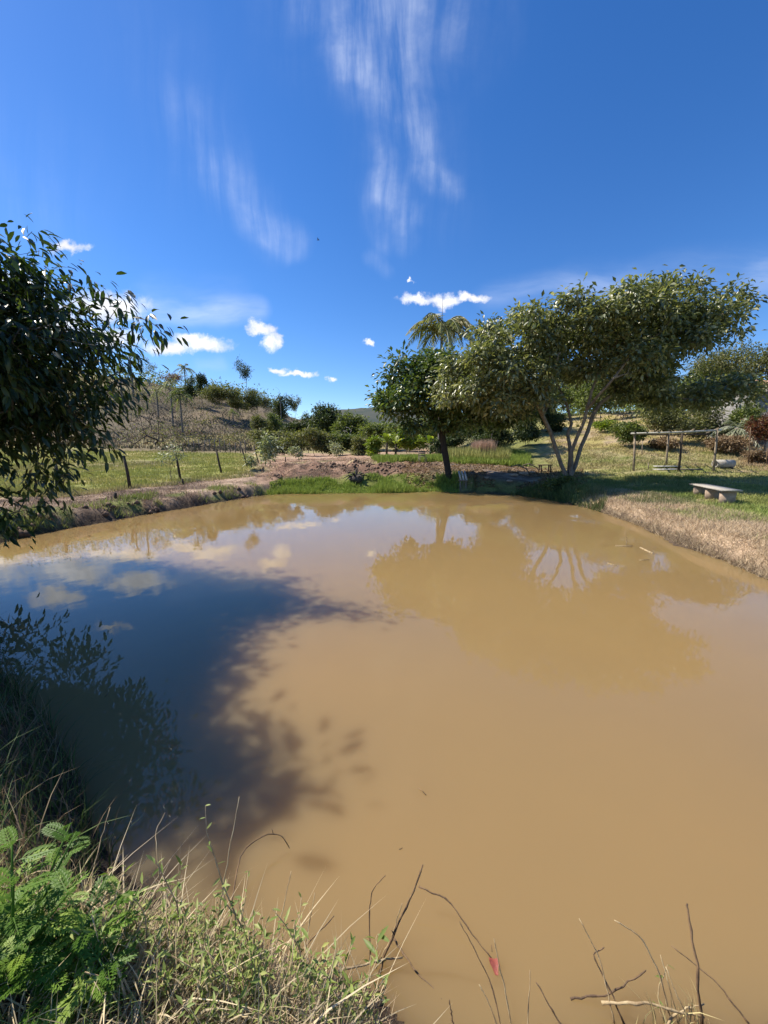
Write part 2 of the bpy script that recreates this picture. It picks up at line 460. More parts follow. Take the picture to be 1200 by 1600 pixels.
M = {}
M['ground'] = ground_mat(); M['water'] = water_mat()
M['blade'] = blade_mat('grass_blades'); M['straw'] = blade_mat('straw', .12, .7, .25); M['scrub'] = blade_mat('scrub', .1, .8, .15)
M['bark_dark'] = plain('dark_bark', (.05, .038, .03), (.025, .02, .017), 5, .9, .8, 22, stretch=(3, 3, .8))
M['bark_pale'] = plain('pale_bark', (.24, .20, .155), (.11, .085, .06), 5, .85, .6, 20, stretch=(2, 2, .8))
M['bark_grey'] = plain('grey_bark', (.20, .18, .16), (.1, .085, .07), 6, .9, .6, 20, stretch=(2, 2, .8))
M['twig'] = plain('dry_twig', (.22, .14, .075), (.09, .058, .038), 20, .8, .4, 80)
M['twig_pale'] = plain('straw_stem', (.48, .38, .22), (.28, .19, .10), 20, .7, .3, 80)
M['post'] = plain('weathered_post', (.085, .065, .05), (.035, .026, .02), 9, .9, .7, 40, stretch=(4, 4, .7))
M['post_pale'] = plain('peeled_pole', (.36, .29, .21), (.13, .10, .075), 7, .85, .6, 40, stretch=(3, 3, .7))
M['concrete'] = plain('concrete', (.42, .39, .34), (.29, .26, .22), 9, .9, .4, 60)
M['brick'] = plain('old_block', (.42, .32, .24), (.30, .22, .16), 9, .9, .4, 60)
M['wall'] = plain('plaster', (.26, .25, .235), (.17, .16, .15), 3, .9, .3, 40)
M['white_wall'] = plain('white_wall', (.62, .56, .48), (.45, .38, .30), 3, .9, .3, 40)
M['tile'] = plain('roof_tile', (.42, .26, .16), (.26, .15, .09), 9, .85, .5, 30)
M['wood'] = plain('grey_wood', (.30, .25, .20), (.15, .12, .09), 12, .85, .5, 40, stretch=(1, 6, 6))
M['wood_dark'] = plain('dark_wood', (.09, .06, .045), (.045, .03, .022), 12, .85, .5, 40)
M['wood_white'] = plain('whitish_wood', (.55, .54, .50), (.35, .33, .3), 12, .8, .4, 40)
M['wire'] = plain('rusty_wire', (.12, .09, .07), None, 40, .6, .1)
M['rock'] = plain('rock', (.20, .17, .145), (.09, .075, .06), 5, .95, .9, 12)
M['char'] = plain('charred_wood', (.03, .025, .022), (.10, .085, .07), 12, .95, .8, 30)
M['red_leaf'] = plain('red_leaf', (.34, .085, .05), (.20, .045, .03), 30, .5, .3, 60, .5)
M['petal'] = plain('red_petal', (.6, .03, .04), (.45, .02, .03), 30, .5, .2, 60, .5)
M['far'] = plain('far_slope', (.06, .075, .065), (.10, .10, .085), .018, .95, .5, .05, .05, detail=9)
M['leaf_big'] = leaf_mat('leaf_big_tree', [(0, (.08, .10, .045)), (.5, (.17, .19, .09)), (.85, (.27, .28, .15)), (1, (.45, .42, .24))], .40, .9, .32, (1.4, 1.5, .7))
M['leaf_dark'] = leaf_mat('leaf_dark_tree', [(0, (.045, .075, .022)), (.6, (.10, .145, .045)), (.9, (.19, .235, .085)), (1, (.30, .30, .12))], .38, .7, .22)
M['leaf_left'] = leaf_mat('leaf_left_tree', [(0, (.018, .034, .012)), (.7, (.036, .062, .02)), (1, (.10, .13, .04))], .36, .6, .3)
M['leaf_olive'] = leaf_mat('leaf_olive', [(0, (.08, .09, .04)), (.6, (.16, .165, .075)), (1, (.28, .26, .13))], .6, .3, .25)
M['leaf_mid'] = leaf_mat('leaf_mid', [(0, (.07, .095, .03)), (.6, (.14, .17, .055)), (1, (.25, .27, .10))], .55, .35, .28)
M['leaf_deep'] = leaf_mat('leaf_deep', [(0, (.03, .048, .02)), (.6, (.06, .085, .034)), (1, (.13, .15, .06))], .55, .3, .2)
M['leaf_lime'] = leaf_mat('leaf_lime', [(0, (.10, .15, .02)), (.6, (.19, .25, .04)), (1, (.32, .34, .08))], .5, .35, .35)
M['leaf_silver'] = leaf_mat('leaf_silver', [(0, (.13, .15, .09)), (.5, (.28, .30, .20)), (1, (.55, .56, .45))], .5, .4, .2)
M['leaf_dry'] = leaf_mat('leaf_dry', [(0, (.14, .095, .06)), (.6, (.26, .19, .12)), (1, (.42, .33, .22))], .8, .2, .2, (1.2, 1, .7))
M['leaf_red'] = leaf_mat('leaf_red', [(0, (.07, .035, .02)), (.6, (.14, .06, .035)), (1, (.22, .19, .06))], .5, .3, .25, (1.6, .8, .6))
M['leaf_palm'] = leaf_mat('leaf_palm', [(0, (.12, .14, .07)), (.6, (.22, .24, .13)), (1, (.40, .36, .20))], .5, .4, .25)
M['leaf_fern'] = leaf_mat('leaf_mugwort', [(0, (.06, .13, .018)), (.6, (.12, .22, .03)), (1, (.25, .34, .06))], .5, .3, .33)
M['leaf_weed'] = leaf_mat('leaf_weed', [(0, (.12, .17, .04)), (.6, (.22, .29, .08)), (1, (.36, .38, .14))], .5, .35, .3)

# ------------------------------------------------------------------ the ground sheet

def ground_colour(x, y):
    x = np.asarray(x, float); y = np.asarray(y, float)
    s = sdf(x, y); px = pxc(x, y); r = np.hypot(x, y)
    n = fbm(x, y, .35, 41, 4); n2 = fbm(x, y, 1.3, 43, 4); n3 = fbm(x, y, .07, 47, 4); n4 = fbm(x, y, .9, 53, 3)
    def c(*v): return np.array(v, float)[None, :]
    def mixc(a, b, f): f = np.clip(f, 0, 1)[:, None]; return a * (1 - f) + b * f
    C = np.zeros((len(x), 3)) + c(.17, .18, .055)
    # pasture on the left
    past = mixc(c(.24, .25, .065) + 0 * C, c(.36, .31, .12), sstep(n, .42, .62)); past = mixc(past, c(.12, .16, .04), sstep(n2, .55, .7) * .7)
    past = mixc(past, c(.20, .16, .09), sstep(n3 + y * .003, .58, .74))
    L = 1 - sstep(px, 400, 470); C = mixc(C, past, L)
    # left bank strip
    w = 4.6 + (n - .5) * 2
    bank = mixc(c(.32, .225, .155) + 0 * C, c(.42, .31, .22), sstep(n2, .4, .65)); bank = mixc(bank, c(.10, .065, .045), sstep(fbm(x, y, .6, 61), .56, .66) * .8)
    bank = mixc(bank, c(.17, .21, .05), sstep(n4, .50, .62) * (1 - sstep(s, .5, 1.6)) * .9)
    C = mixc(C, bank, L * (1 - sstep(s, w - .8, w + .4)))
    # centre: plateau straw, soil cut, lush grass
    ctr = sstep(px, 370, 430) * (1 - sstep(px, 690, 740)) * (y > 10)
    plat = mixc(c(.42, .29, .20) + 0 * C, c(.30, .18, .12), sstep(n2, .48, .66)); plat = mixc(plat, c(.20, .21, .08), sstep(n, .55, .68) * .6)
    C = mixc(C, plat, ctr)
    lush = c(.10, .14, .028) + 0 * C; lush = mixc(lush, c(.15, .17, .04), sstep(n2, .45, .65))
    C = mixc(C, lush, sstep(px, 560, 610) * (1 - sstep(px + (n - .5) * 120, 740, 840)) * sstep(y, 25.5, 27) * (1 - sstep(y, 32, 38)))
    soil = mixc(c(.25, .15, .105) + 0 * C, c(.12, .075, .052), sstep(n4, .42, .58)); soil = mixc(soil, c(.30, .19, .13), sstep(n2, .55, .68))
    C = mixc(C, soil, sstep(px, 380, 450) * (1 - sstep(px, 700, 730)) * sstep(y, 18, 19.5) * (1 - sstep(y + (n - .5) * 3, 24.5, 25.6)))
    C = mixc(C, lush, sstep(px + (n2 - .5) * 60, 425, 450) * (1 - sstep(px, 690, 740)) * (1 - sstep(s + (n4 - .5) * 2.2, 1.7, 2.6)) * (y > 10))
    C = mixc(C, lush, sstep(px, 600, 640) * (1 - sstep(px, 660, 690)) * sstep(y, 18, 19) * (1 - sstep(y + (n - .5) * 4, 21.3, 22)) * .8)
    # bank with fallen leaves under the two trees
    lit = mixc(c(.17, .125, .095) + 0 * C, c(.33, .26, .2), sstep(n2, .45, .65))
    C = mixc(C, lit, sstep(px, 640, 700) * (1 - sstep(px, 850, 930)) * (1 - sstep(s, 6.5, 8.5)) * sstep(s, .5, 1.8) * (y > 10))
    # lawn on the right
    R = sstep(px, 820, 880)
    lawn = mixc(c(.20, .22, .06) + 0 * C, c(.30, .28, .11), sstep(n, .45, .6)); lawn = mixc(lawn, c(.34, .27, .16), sstep(n2, .54, .66) * .6)
    lawn = mixc(lawn, mixc(c(.34, .28, .10) + 0 * C, c(.40, .30, .19), sstep(n4, .4, .6)), sstep(y + (n - .5) * 7, 26, 33) * .85)
    lawn = mixc(lawn, c(.27, .16, .105), sstep(px, 1120, 1180) * sstep(y + (n2 - .5) * 4, 20, 23) * .85)
    C = mixc(C, lawn, R * (y > 0))
    C = mixc(C, mixc(c(.42, .31, .21) + 0 * C, c(.30, .215, .145), sstep(n2, .45, .65)), sstep(px, 900, 950) * (1 - sstep(s + (n - .5) * 3.2, 1.9, 2.7)) * (y > 3))
    # the hill
    z = table(x, y)
    hc = mixc(c(.20, .155, .105) + 0 * C, c(.125, .105, .07), sstep(n3, .42, .6)); hc = mixc(hc, c(.30, .26, .12), sstep(fbm(x, y, .04, 71), .5, .62))
    C = mixc(C, hc, sstep(y, 54, 64) * (px < 620) * 1.0)
    C = mixc(C, c(.13, .12, .06) + 0 * C, sstep(y, 55, 70) * (px >= 620) * .8)
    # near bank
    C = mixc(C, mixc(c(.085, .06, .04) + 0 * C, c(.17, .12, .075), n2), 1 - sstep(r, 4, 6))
    # wet edge and pond floor
    C = mixc(C, c(.05, .034, .024) + 0 * C, (1 - sstep(s, .06, .30)) * .9)
    return C


def build_ground():
    az = np.concatenate([np.linspace(-180, -68, 50, endpoint=False), np.linspace(-68, 68, 620), np.linspace(68, 180, 50, endpoint=False)[1:]])
    rr = [0.0, .3]
    while rr[-1] < 6000: rr.append(rr[-1] * (1.0125 if rr[-1] < 60 else (1.02 if rr[-1] < 250 else 1.12)) + .004)
    rr = np.array(rr[1:]); A, R = np.meshgrid(np.radians(az), rr, indexing='ij')
    X = R * np.sin(A); Y = R * np.cos(A)
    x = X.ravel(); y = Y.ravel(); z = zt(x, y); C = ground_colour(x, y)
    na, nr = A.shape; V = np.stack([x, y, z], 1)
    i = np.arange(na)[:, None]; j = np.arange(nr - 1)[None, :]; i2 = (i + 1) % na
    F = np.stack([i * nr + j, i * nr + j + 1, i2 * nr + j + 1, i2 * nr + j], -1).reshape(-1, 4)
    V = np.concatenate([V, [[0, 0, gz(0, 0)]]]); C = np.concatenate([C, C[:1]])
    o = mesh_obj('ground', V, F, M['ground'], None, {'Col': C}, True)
    tag(o, kind='structure'); return o


build_ground()

# the water sheet, following the banks a little way in
wx = np.linspace(-14, 14, 2)
wo = mesh_obj('pond_water', [(-13, -1.5, 0), (13, -1.5, 0), (13, 21, 0), (-13, 21, 0)], [(0, 1, 2, 3)], M['water'])
tag(wo, kind='structure')


def far_hills():
    n = 160; th = np.radians(np.linspace(-75, 75, n)); V = []; F = []
    rows = 14; R0, R1 = 650, 1500
    for j in range(rows):
        f = j / (rows - 1); r = R0 + (R1 - R0) * f
        pxs = 600 + 600 * np.tan(th)
        ridge = 58 + 44 * np.exp(-((pxs - 575) / 120) ** 2) + 30 * np.exp(-((pxs - 900) / 300) ** 2) + 16 * (fbm(th * 9, th * 0 + 3, 1, 5) - .5)
        prof = sin(min(f * 1.35, 1) * pi / 2) ** 1.2 if f < .75 else 1 - (f - .75) * 1.6
        z = 6 + ridge * 1.18 * prof + (fbm(th * r * .02, th * 0 + r * .02, 1, 9) - .5) * 16 * f
        V.append(np.stack([r * np.sin(th), r * np.cos(th), z], 1))
    V = np.concatenate(V)
    for j in range(rows - 1):
        for i in range(n - 1): F.append((j * n + i, j * n + i + 1, (j + 1) * n + i + 1, (j + 1) * n + i))
    tag(mesh_obj('distant_hills', V, np.array(F), M['far'], None, None, True), kind='structure')


far_hills()

# ------------------------------------------------------------------ blades and leaves

def blades(P, h, w, C, bend=.35, up=1.0, seg=1, face=None):
    """curved grass blades; seg=1 gives one triangle"""
    n = len(P); h = np.broadcast_to(h, n).astype(float); w = np.broadcast_to(w, n).astype(float)
    a = RNG.uniform(0, 2 * pi, n); hd = np.stack([np.cos(a), np.sin(a), 0 * a], 1)
    b = RNG.uniform(.1, 1, n) * bend
    a2 = RNG.uniform(0, 2 * pi, n) if face is None else face
    sd = np.stack([np.cos(a2), np.sin(a2), 0 * a2], 1)
    if seg == 1:
        tip = P + hd * (h * b)[:, None] + np.array([0, 0, 1.]) * (h * up * np.sqrt(np.maximum(1 - b * b, .1)))[:, None]
        V = np.stack([P - sd * w[:, None] / 2, P + sd * w[:, None] / 2, tip], 1).reshape(-1, 3)
        return V, np.arange(3 * n).reshape(-1, 3), np.repeat(C, 3, 0)
    rows = []
    for k in range(seg + 1):
        t = k / seg; c = P + hd * (h * b * t * t)[:, None] + np.array([0, 0, 1.]) * (h * up * (t - .35 * b * t * t * t))[:, None]
        ww = (w / 2 * (1 - t) ** .6 * (1 if k < seg else 0))[:, None]
        if k < seg: rows += [c - sd * ww, c + sd * ww]
        else: rows += [c]
    m = len(rows); V = np.stack(rows, 1).reshape(-1, 3); base = (np.arange(n) * m)[:, None]
    F = []
    for k in range(seg - 1):
        F += [np.concatenate([base + 2 * k, base + 2 * k + 1, base + 2 * k + 3], 1), np.concatenate([base + 2 * k, base + 2 * k + 3, base + 2 * k + 2], 1)]
    F += [np.concatenate([base + 2 * seg - 2, base + 2 * seg - 1, base + 2 * seg], 1)]
    return V, np.concatenate(F), np.repeat(C, m, 0)


def blade_obj(name, parts, mat, parent=None):
    V = []; F = []; C = []; n = 0
    for v, f, c in parts: V.append(v); F.append(f + n); C.append(c); n += len(v)
    o = mesh_obj(name, np.concatenate(V), np.concatenate(F), mat, parent, {'Col': np.concatenate(C)})
    return o


def leaf_mesh(P, D, L, W, fold=.25, curl=0.0, wide=.45, full=False):
    """P base, D direction; returns verts, tris"""
    n = len(P); D = norm(D); up = np.array([0, 0, 1.]) + RNG.normal(0, .45, (n, 3))
    sd = norm(np.cross(D, up)); nn = np.cross(sd, D)
    L = np.broadcast_to(L, n)[:, None]; W = np.broadcast_to(W, n)[:, None]
    if not full:
        a = P; t = P + D * L - nn * L * curl; l = P + D * L * wide - sd * W / 2 + nn * W * fold; r = P + D * L * wide + sd * W / 2 + nn * W * fold
        V = np.stack([a, l, t, r], 1).reshape(-1, 3); b = (np.arange(n) * 4)[:, None]
        F = np.concatenate([np.concatenate([b, b + 3, b + 2], 1), np.concatenate([b, b + 2, b + 1], 1)])
        return V, F, 4
    def cen(t): return P + D * L * t - nn * L * curl * t * t
    def sid(t, k, s_): return cen(t) + s_ * sd * W / 2 * k + nn * W * fold * k
    rows = [cen(0), sid(.25, .75, -1), cen(.3), sid(.25, .75, 1), sid(.6, .85, -1), cen(.62), sid(.6, .85, 1), cen(1.0)]
    V = np.stack(rows, 1).reshape(-1, 3); b = (np.arange(n) * 8)[:, None]
    T = [(0, 2, 1), (0, 3, 2), (1, 2, 5), (1, 5, 4), (2, 3, 6), (2, 6, 5), (4, 5, 7), (5, 6, 7)]
    F = np.concatenate([np.concatenate([b + i, b + j, b + k], 1) for i, j, k in T])
    return V, F, 8


# ------------------------------------------------------------------ branching

def grow(nodes, par, targets, step=.5, sag=.0, jit=.12):
    nodes = [np.asarray(p, float) for p in nodes]; par = list(par)
    root = nodes[0]; order = np.argsort([np.linalg.norm(t - root) for t in targets])
    A = np.array(nodes); buf = np.zeros((len(targets) * 14 + len(A) + 10, 3)); buf[:len(A)] = A; n = len(A)
    depth = np.zeros(len(buf))
    for i in range(1, n): depth[i] = depth[par[i]] + np.linalg.norm(buf[i] - buf[par[i]])
    tips = []
    for k in order:
        t = targets[k]; d = np.linalg.norm(buf[:n] - t, axis=1) + .12 * depth[:n] + 3.0 * np.maximum(buf[:n, 2] - t[2] - 1.0, 0) * .2
        j = int(np.argmin(d)); L = np.linalg.norm(t - buf[j]); m = int(min(max(1, round(L / step)), 10)); p0 = buf[j].copy()
        off = RNG.normal(0, jit, 3) * L
        prev = j
        for q in range(1, m + 1):
            f = q / m; p = p0 * (1 - f) + t * f + off * sin(f * pi) + np.array([0, 0, sag * L * sin(f * pi)])
            if n >= len(buf): break
            buf[n] = p; par.append(prev); depth[n] = depth[prev] + L / m; prev = n; n += 1
        tips.append(prev)
    return buf[:n], par, tips


def chains(N, par, r0, expo=.5, rmax=None, keep=None, floor=None):
    n = len(N); w = np.zeros(n); kids = [[] for _ in range(n)]
    for i in range(1, n):
        if par[i] >= 0: kids[par[i]].append(i)
    for i in range(n):
        if not kids[i]: w[i] = 1
    for i in range(n - 1, 0, -1):
        if par[i] >= 0: w[par[i]] += w[i]
    r = r0 * np.maximum(w, 1) ** expo
    if rmax is not None: r = np.minimum(r, rmax)
    if floor is not None: r[:len(floor)] = np.maximum(r[:len(floor)], floor)
    out = []; st = [(i, None) for i in range(n) if par[i] < 0]
    while st:
        i, p = st.pop(); ch = [p] if p is not None else []
        ch.append(i)
        while kids[i]:
            ks = sorted(kids[i], key=lambda q: -w[q]); i2 = ks[0]
            for q in ks[1:]: st.append((q, i))
            ch.append(i2); i = i2
        pts = N[ch]; rad = r[ch].copy()
        if p is not None: rad[0] = min(rad[1] * 1.15, rad[0])
        out.append((pts, rad))
    return out


def crown_points(ells, n, shell=.5, clump=None):
    vol = np.array([e[3] * e[4] * e[5] for e in ells]) ** .8; k = RNG.choice(len(ells), n, p=vol / vol.sum())
    d = norm(RNG.normal(size=(n, 3))); r = RNG.uniform(shell ** 3, 1, n) ** (1 / 3)
    E = np.array(ells); P = E[k, :3] + d * r[:, None] * E[k, 3:6]
    if clump:
        m = max(6, n // clump[0]); c = P[:m]; q = np.argmin(((P[:, None] - c[None]) ** 2).sum(2), 1) if n * m < 4e6 else RNG.integers(0, m, n)
        f = RNG.uniform(.35, .8, n)[:, None]; P = P * (1 - f) + c[q] * f + RNG.normal(0, clump[1], P.shape)
    return P


def leaf_cloud(T, per, sig, L, W, droop=.35, fold=.2, full=False, outward=None):
    n = len(T) * per; base = np.repeat(T, per, 0); off = RNG.normal(0, 1, (n, 3)) * np.asarray(sig)
    P = base + off; D = off / np.mean(sig) * .6 + RNG.normal(0, .6, (n, 3)); D[:, 2] -= droop
    LL = L * RNG.uniform(.65, 1.25, n)
    V, F, k = leaf_mesh(P, D, LL, LL * W, fold, .1, full=full)
    return V, F, k, n


def make_tree(name, label, cat, loc, trunk, ells, nt, per, leaf, mat_leaf, mat_bark, r0=.006, rbase=None, group=None, sig=(.3, .3, .22), droop=.35, shell=.5, step=.5, vmax=1.0, clump=None, tmin=0, sides=6, extra=None, width=.42, sag=.03):
    """trunk: list of polylines; the first begins at the foot"""
    root = empty(name, loc, label, cat, group)
    nodes = []; par = []; idx = {}
    for pl in trunk:
        prev = -1
        for p in pl:
            key = tuple(np.round(p, 3))
            if key in idx: prev = idx[key]; continue
            nodes.append(np.array(p, float)); par.append(prev); prev = idx[key] = len(nodes) - 1
    T = crown_points(ells, nt, shell, clump)
    N, par, tips = grow(nodes, par, T, step, sag=sag)
    nb0 = np.array(nodes); hz = (nb0[:, 2] - nb0[0, 2]) / max(np.ptp(nb0[:, 2]), .1)
    ch = chains(N, par, r0, floor=tmin * (1.15 - .75 * hz))
    big = MB(); small = MB(); nb = ns = 0
    thr = max(c[1].max() for c in ch) * .28
    for pts, rad in ch:
        if rbase is not None: rad = np.minimum(rad, rbase)
        if rad.max() > thr: big.tube(pts, rad, 9 if sides > 5 else 5, False); nb += 1
        elif rad.max() > r0 * 1.01 or len(pts) > 2 or True: small.tube(pts, rad, 3 if rad.max() < .02 else 4, False); ns += 1
    child(big.build('trunk', mat_bark, None, True), root)
    if ns: tag(child(small.build('branches', mat_bark, None, True), root), kind='stuff')
    V, F, k, n = leaf_cloud(T, per, sig, leaf, width, droop)
    # leaves on the thin branches too, so that foliage follows wood
    v = np.repeat(RNG.uniform(0, 1, n) ** 1.3 * vmax, k)
    cr = mesh_obj('foliage', V, F, mat_leaf, None, {'v': v}); child(cr, root); cr['kind'] = 'stuff'
    return root


def E(px, py, rx, ry, d, rd=None, dd=0):
    """a lump of crown seen at (px,py), radii in picture units, at depth d"""
    p = U(px, py, d + dd); k = (d + dd) / 600; rx = max(rx - 9, 12); ry = max(ry - 10, 10)
    return (p[0], p[1], p[2], rx * k, (rd if rd else rx * k * .8), ry * k)


# ================================================================== THE BIG TREES
D1, D2 = 19.3, 17.6
b1 = hit(703, 750); D1 = b1[1]; b2 = hit(886, 756); D2 = b2[1]
print('tree feet', b1, b2)

# tree with the single dark trunk at the water's edge
t1 = [b1 + (0, 0, -.25), U(699, 728, D1), U(694, 700, D1), U(690, 676, D1), U(688, 650, D1)]
lim1 = [[t1[3], U(672, 648, D1 - .2), U(645, 615, D1 - .4)], [t1[3], U(705, 650, D1 + .4), U(730, 610, D1 + .6)], [t1[4], U(690, 620, D1 + 1), U(680, 585, D1 + 1.4)]]
ell1 = [E(668, 610, 62, 44, D1), E(628, 622, 46, 34, D1 - .5), E(602, 625, 30, 26, D1), E(640, 582, 50, 32, D1), E(690, 580, 56, 40, D1 + .5), E(735, 605, 60, 46, D1 + .5),
        E(780, 640, 62, 34, D1 + .8), E(720, 645, 50, 34, D1 - .6), E(655, 660, 38, 24, D1 - .5), E(770, 590, 50, 40, D1 + 1)]
make_tree('broadleaf_tree', 'round dark green tree with one thick dark trunk at the far water edge', 'tree', b1, [t1] + lim1, ell1, 640, 34, .27, M['leaf_dark'], M['bark_dark'], r0=.0115, rbase=.3,
          sig=(.28, .28, .2), shell=.5, width=.5, droop=.45, clump=(9, .1))

# spreading tree with several pale stems
def Q(px, py, dd=0): return U(px, py, D2 + dd)
foot = b2 + (0, 0, -.2)
t2 = [[foot, Q(884, 742), Q(877, 726), Q(868, 700, .1), Q(860, 675, .1), Q(848, 650, 0), Q(838, 630, -.2), Q(815, 610, -.5), Q(790, 590, -.6)],
      [foot + (.12, .1, 0), Q(886, 742, .15), Q(889, 735, .2), Q(891, 715, .3), Q(890, 695, .5), Q(887, 680, .6), Q(893, 662, .7), Q(885, 630, .9), Q(870, 600, 1.2)],
      [foot, Q(892, 742, -.1), Q(893, 722, -.1), Q(893, 705, -.2), Q(903, 680, -.3), Q(912, 660, -.4), Q(917, 640, -.5), Q(925, 610, -.7), Q(940, 570, -.8)],
      [Q(892, 742, -.1), Q(899, 728, .1), Q(907, 700, .3), Q(918, 675, .4), Q(926, 650, .5), Q(938, 630, .5), Q(965, 610, .5), Q(1000, 580, .6), Q(1040, 540, .6)],
      [Q(917, 640, -.5), Q(935, 618, -1.2), Q(960, 590, -1.8), Q(990, 550, -2.0)],
      [Q(848, 650, 0), Q(850, 620, -.8), Q(860, 590, -1.2), Q(875, 550, -1.4)],
      [Q(965, 610, .5), Q(1010, 600, 1.2), Q(1060, 590, 1.6)]]
ell2 = [E(745, 585, 62, 44, D2, 2.8), E(795, 542, 62, 48, D2, 3), E(830, 512, 50, 38, D2, 2.4), E(735, 572, 44, 34, D2, 2), E(820, 632, 52, 24, D2, 2.2, .6), E(880, 522, 66, 50, D2, 3.2), E(935, 508, 66, 46, D2, 3), E(985, 500, 58, 50, D2, 2.6), E(1035, 480, 50, 42, D2, 2.2),
        E(1085, 478, 46, 34, D2, 1.8), E(1128, 478, 36, 24, D2, 1.2), E(1075, 515, 50, 36, D2, 2.0), E(1115, 525, 34, 22, D2, 1.2), E(1025, 540, 62, 42, D2, 2.8), E(960, 570, 70, 36, D2, 3),
        E(800, 595, 70, 38, D2, 2.8), E(875, 585, 54, 22, D2, 2.2), E(780, 628, 50, 28, D2, 2.2), E(1000, 605, 54, 30, D2, 2.2, .8), E(1060, 615, 54, 36, D2, 1.8, 1), E(1115, 615, 46, 32, D2, 1.5, 1.2), E(1160, 612, 30, 24, D2, 1.2, 1.4), E(1150, 600, 26, 18, D2, 1.0, 1), E(720, 608, 46, 32, D2, 2)]
make_tree('spreading_tree', 'wide spreading tree with several pale leaning stems on the right bank', 'tree', b2, t2, ell2, 1950, 26, .235, M['leaf_big'], M['bark_pale'], r0=.0050, tmin=.088, rbase=.115,
          sig=(.24, .24, .15), clump=(9, .12), shell=.6, width=.46, droop=.5, step=.45)

# ------------------------------------------------------------------ the overhanging tree on the left: its own large leaves
def left_tree():
    foot = np.array([-8.2, 5.4, gz(-8.2, 5.4) - .2]); root = empty('overhanging_tree', foot, 'large dark leafy tree leaning over the water at the left edge', 'tree')
    d = 5.8
    def q(px, py, dd=0): return U(px, py, d + dd)
    tr = [[foot, foot + (.3, 0, 1.0), foot + (.8, -.1, 2.0), q(-120, 560, .3), q(-40, 500, .2), q(30, 460)],
          [foot + (.3, 0, 1.0), q(-150, 700, -.2), q(-60, 660, -.4), q(20, 640, -.5)],
          [foot + (.8, -.1, 2.0), q(-200, 480, 1), q(-150, 380, 1.2)],
          [foot + (.8, -.1, 2.0), foot + (1.5, -.8, 3.0), np.array([-5.9, 4.0, 4.0]), np.array([-5.0, 3.4, 4.2])],
          [q(-40, 500, .2), q(20, 520, -.5), q(90, 530, -.6), q(150, 540, -.5)]]
    ells = [E(20, 470, 80, 70, d, 1.2), E(70, 530, 84, 66, d, 1.2), E(10, 600, 90, 80, d, 1.3), E(85, 610, 66, 56, d, 1.1), E(0, 700, 80, 66, d, 1.2), E(60, 680, 60, 40, d, .9),
            E(125, 640, 40, 34, d, .6), E(20, 760, 44, 40, d, .8), E(-20, 800, 34, 36, d, .6), E(-80, 560, 120, 160, d, 1.6), E(-190, 540, 140, 140, d + .6, 1.6), E(-70, 460, 80, 50, d, 1.2), E(95, 500, 50, 34, d, .8), E(-10,430,60,34,d,1.1)]
    T = crown_points(ells, 800, .35, (8, .08))
    side = [(-6.1, 3.9, 4.1, 1.2, .9, .7), (-4.55, 3.15, 4.0, .72, .4, .4), (-5.6, 3.2, 4.0, .9, .45, .5), (-6.3, 4.6, 4.2, 1.2, .9, .8), (-6.6, 3.6, 3.4, 1.1, 1.0, .9), (-6.3, 4.4, 4.8, .9, .7, .6), (-8.0, 7.0, 3.6, 1.2, .9, .8), (-7.2, 6.6, 4.1, .7, .7, .5), (-5.7, 3.5, 3.5, .8, .5, .6), (-6.9, 3.2, 4.9, 1.0, .8, .7), (-5.9, 3.4, 2.6, .8, .6, .5)]
    T = np.concatenate([T, crown_points(side, 1900, .05)])
    # outer sprays that stick out of the mass
    sprays = [(40, 372, 0), (50, 362, .1), (62, 392, .1), (95, 420, .1), (20, 400, 0), (148, 440, -.1), (165, 452, -.1), (190, 470, -.2), (170, 500, -.2), (215, 495, -.3), (238, 505, -.3), (250, 515, -.3), (222, 520, -.2), (205, 560, -.2),
              (190, 580, 0), (180, 610, 0), (165, 590, 0), (190, 625, .3), (185, 640, .4), (160, 690, .1), (165, 700, .1), (150, 670, 0), (120, 700, 0), (100, 740, 0), (75, 775, -.1), (60, 790, -.1), (30, 800, -.1), (10, 825, -.1), (5, 840, -.1), (90, 690, 0), (205, 600, 0), (140, 520, 0), (120, 470, 0),
              (150, 480, 0), (180, 540, 0), (110, 440, 0)]
    T2 = np.array([q(a, b, c) for a, b, c in sprays])
    TT = np.concatenate([T, T2])
    nodes = []; par = []; idx = {}
    for pl in tr:
        prev = -1
        for p in pl:
            key = tuple(np.round(p, 3))
            if key in idx: prev = idx[key]; continue
            nodes.append(np.array(p, float)); par.append(prev); prev = idx[key] = len(nodes) - 1
    N, par, tips = grow(nodes, par, TT, .3, sag=.06, jit=.08)
    ch = chains(N, par, .0042, .5)
    big = MB(); small = MB()
    for pts, rad in ch:
        (big if rad.max() > .03 else small).tube(pts, rad, 8 if rad.max() > .03 else 4, False)
    child(big.build('trunk', M['bark_grey'], None, True), root)
    tag(child(small.build('branches', M['bark_grey'], None, True), root), kind='stuff')
    # leaves
    def cl(T, per, sg):
        n = len(T) * per; off = RNG.normal(0, 1, (n, 3)) * sg; P = np.repeat(T, per, 0) + off
        D = off / np.mean(sg) * .45 + RNG.normal(0, .4, (n, 3)); D[:, 2] -= .75; D[:, 0] += .25
        return P, norm(D)
    P1, Dd1 = cl(T, 22, np.array([.2, .2, .15])); P2, Dd2 = cl(T2, 15, np.array([.15, .12, .08]))
    P = np.concatenate([P1, P2]); D = np.concatenate([Dd1, Dd2]); n = len(P)
    L = .17 * RNG.uniform(.65, 1.2, n) * np.where(P[:, 0] < -P[:, 1] * 1.1, 1.25, 1.0)
    # the 300 that show largest: in frame, near, and not buried
    yy = np.maximum(P[:, 1], .2); px = 600 + 600 * P[:, 0] / yy; size = L / yy * (1 + .6 * (np.arange(n) >= len(P1)))
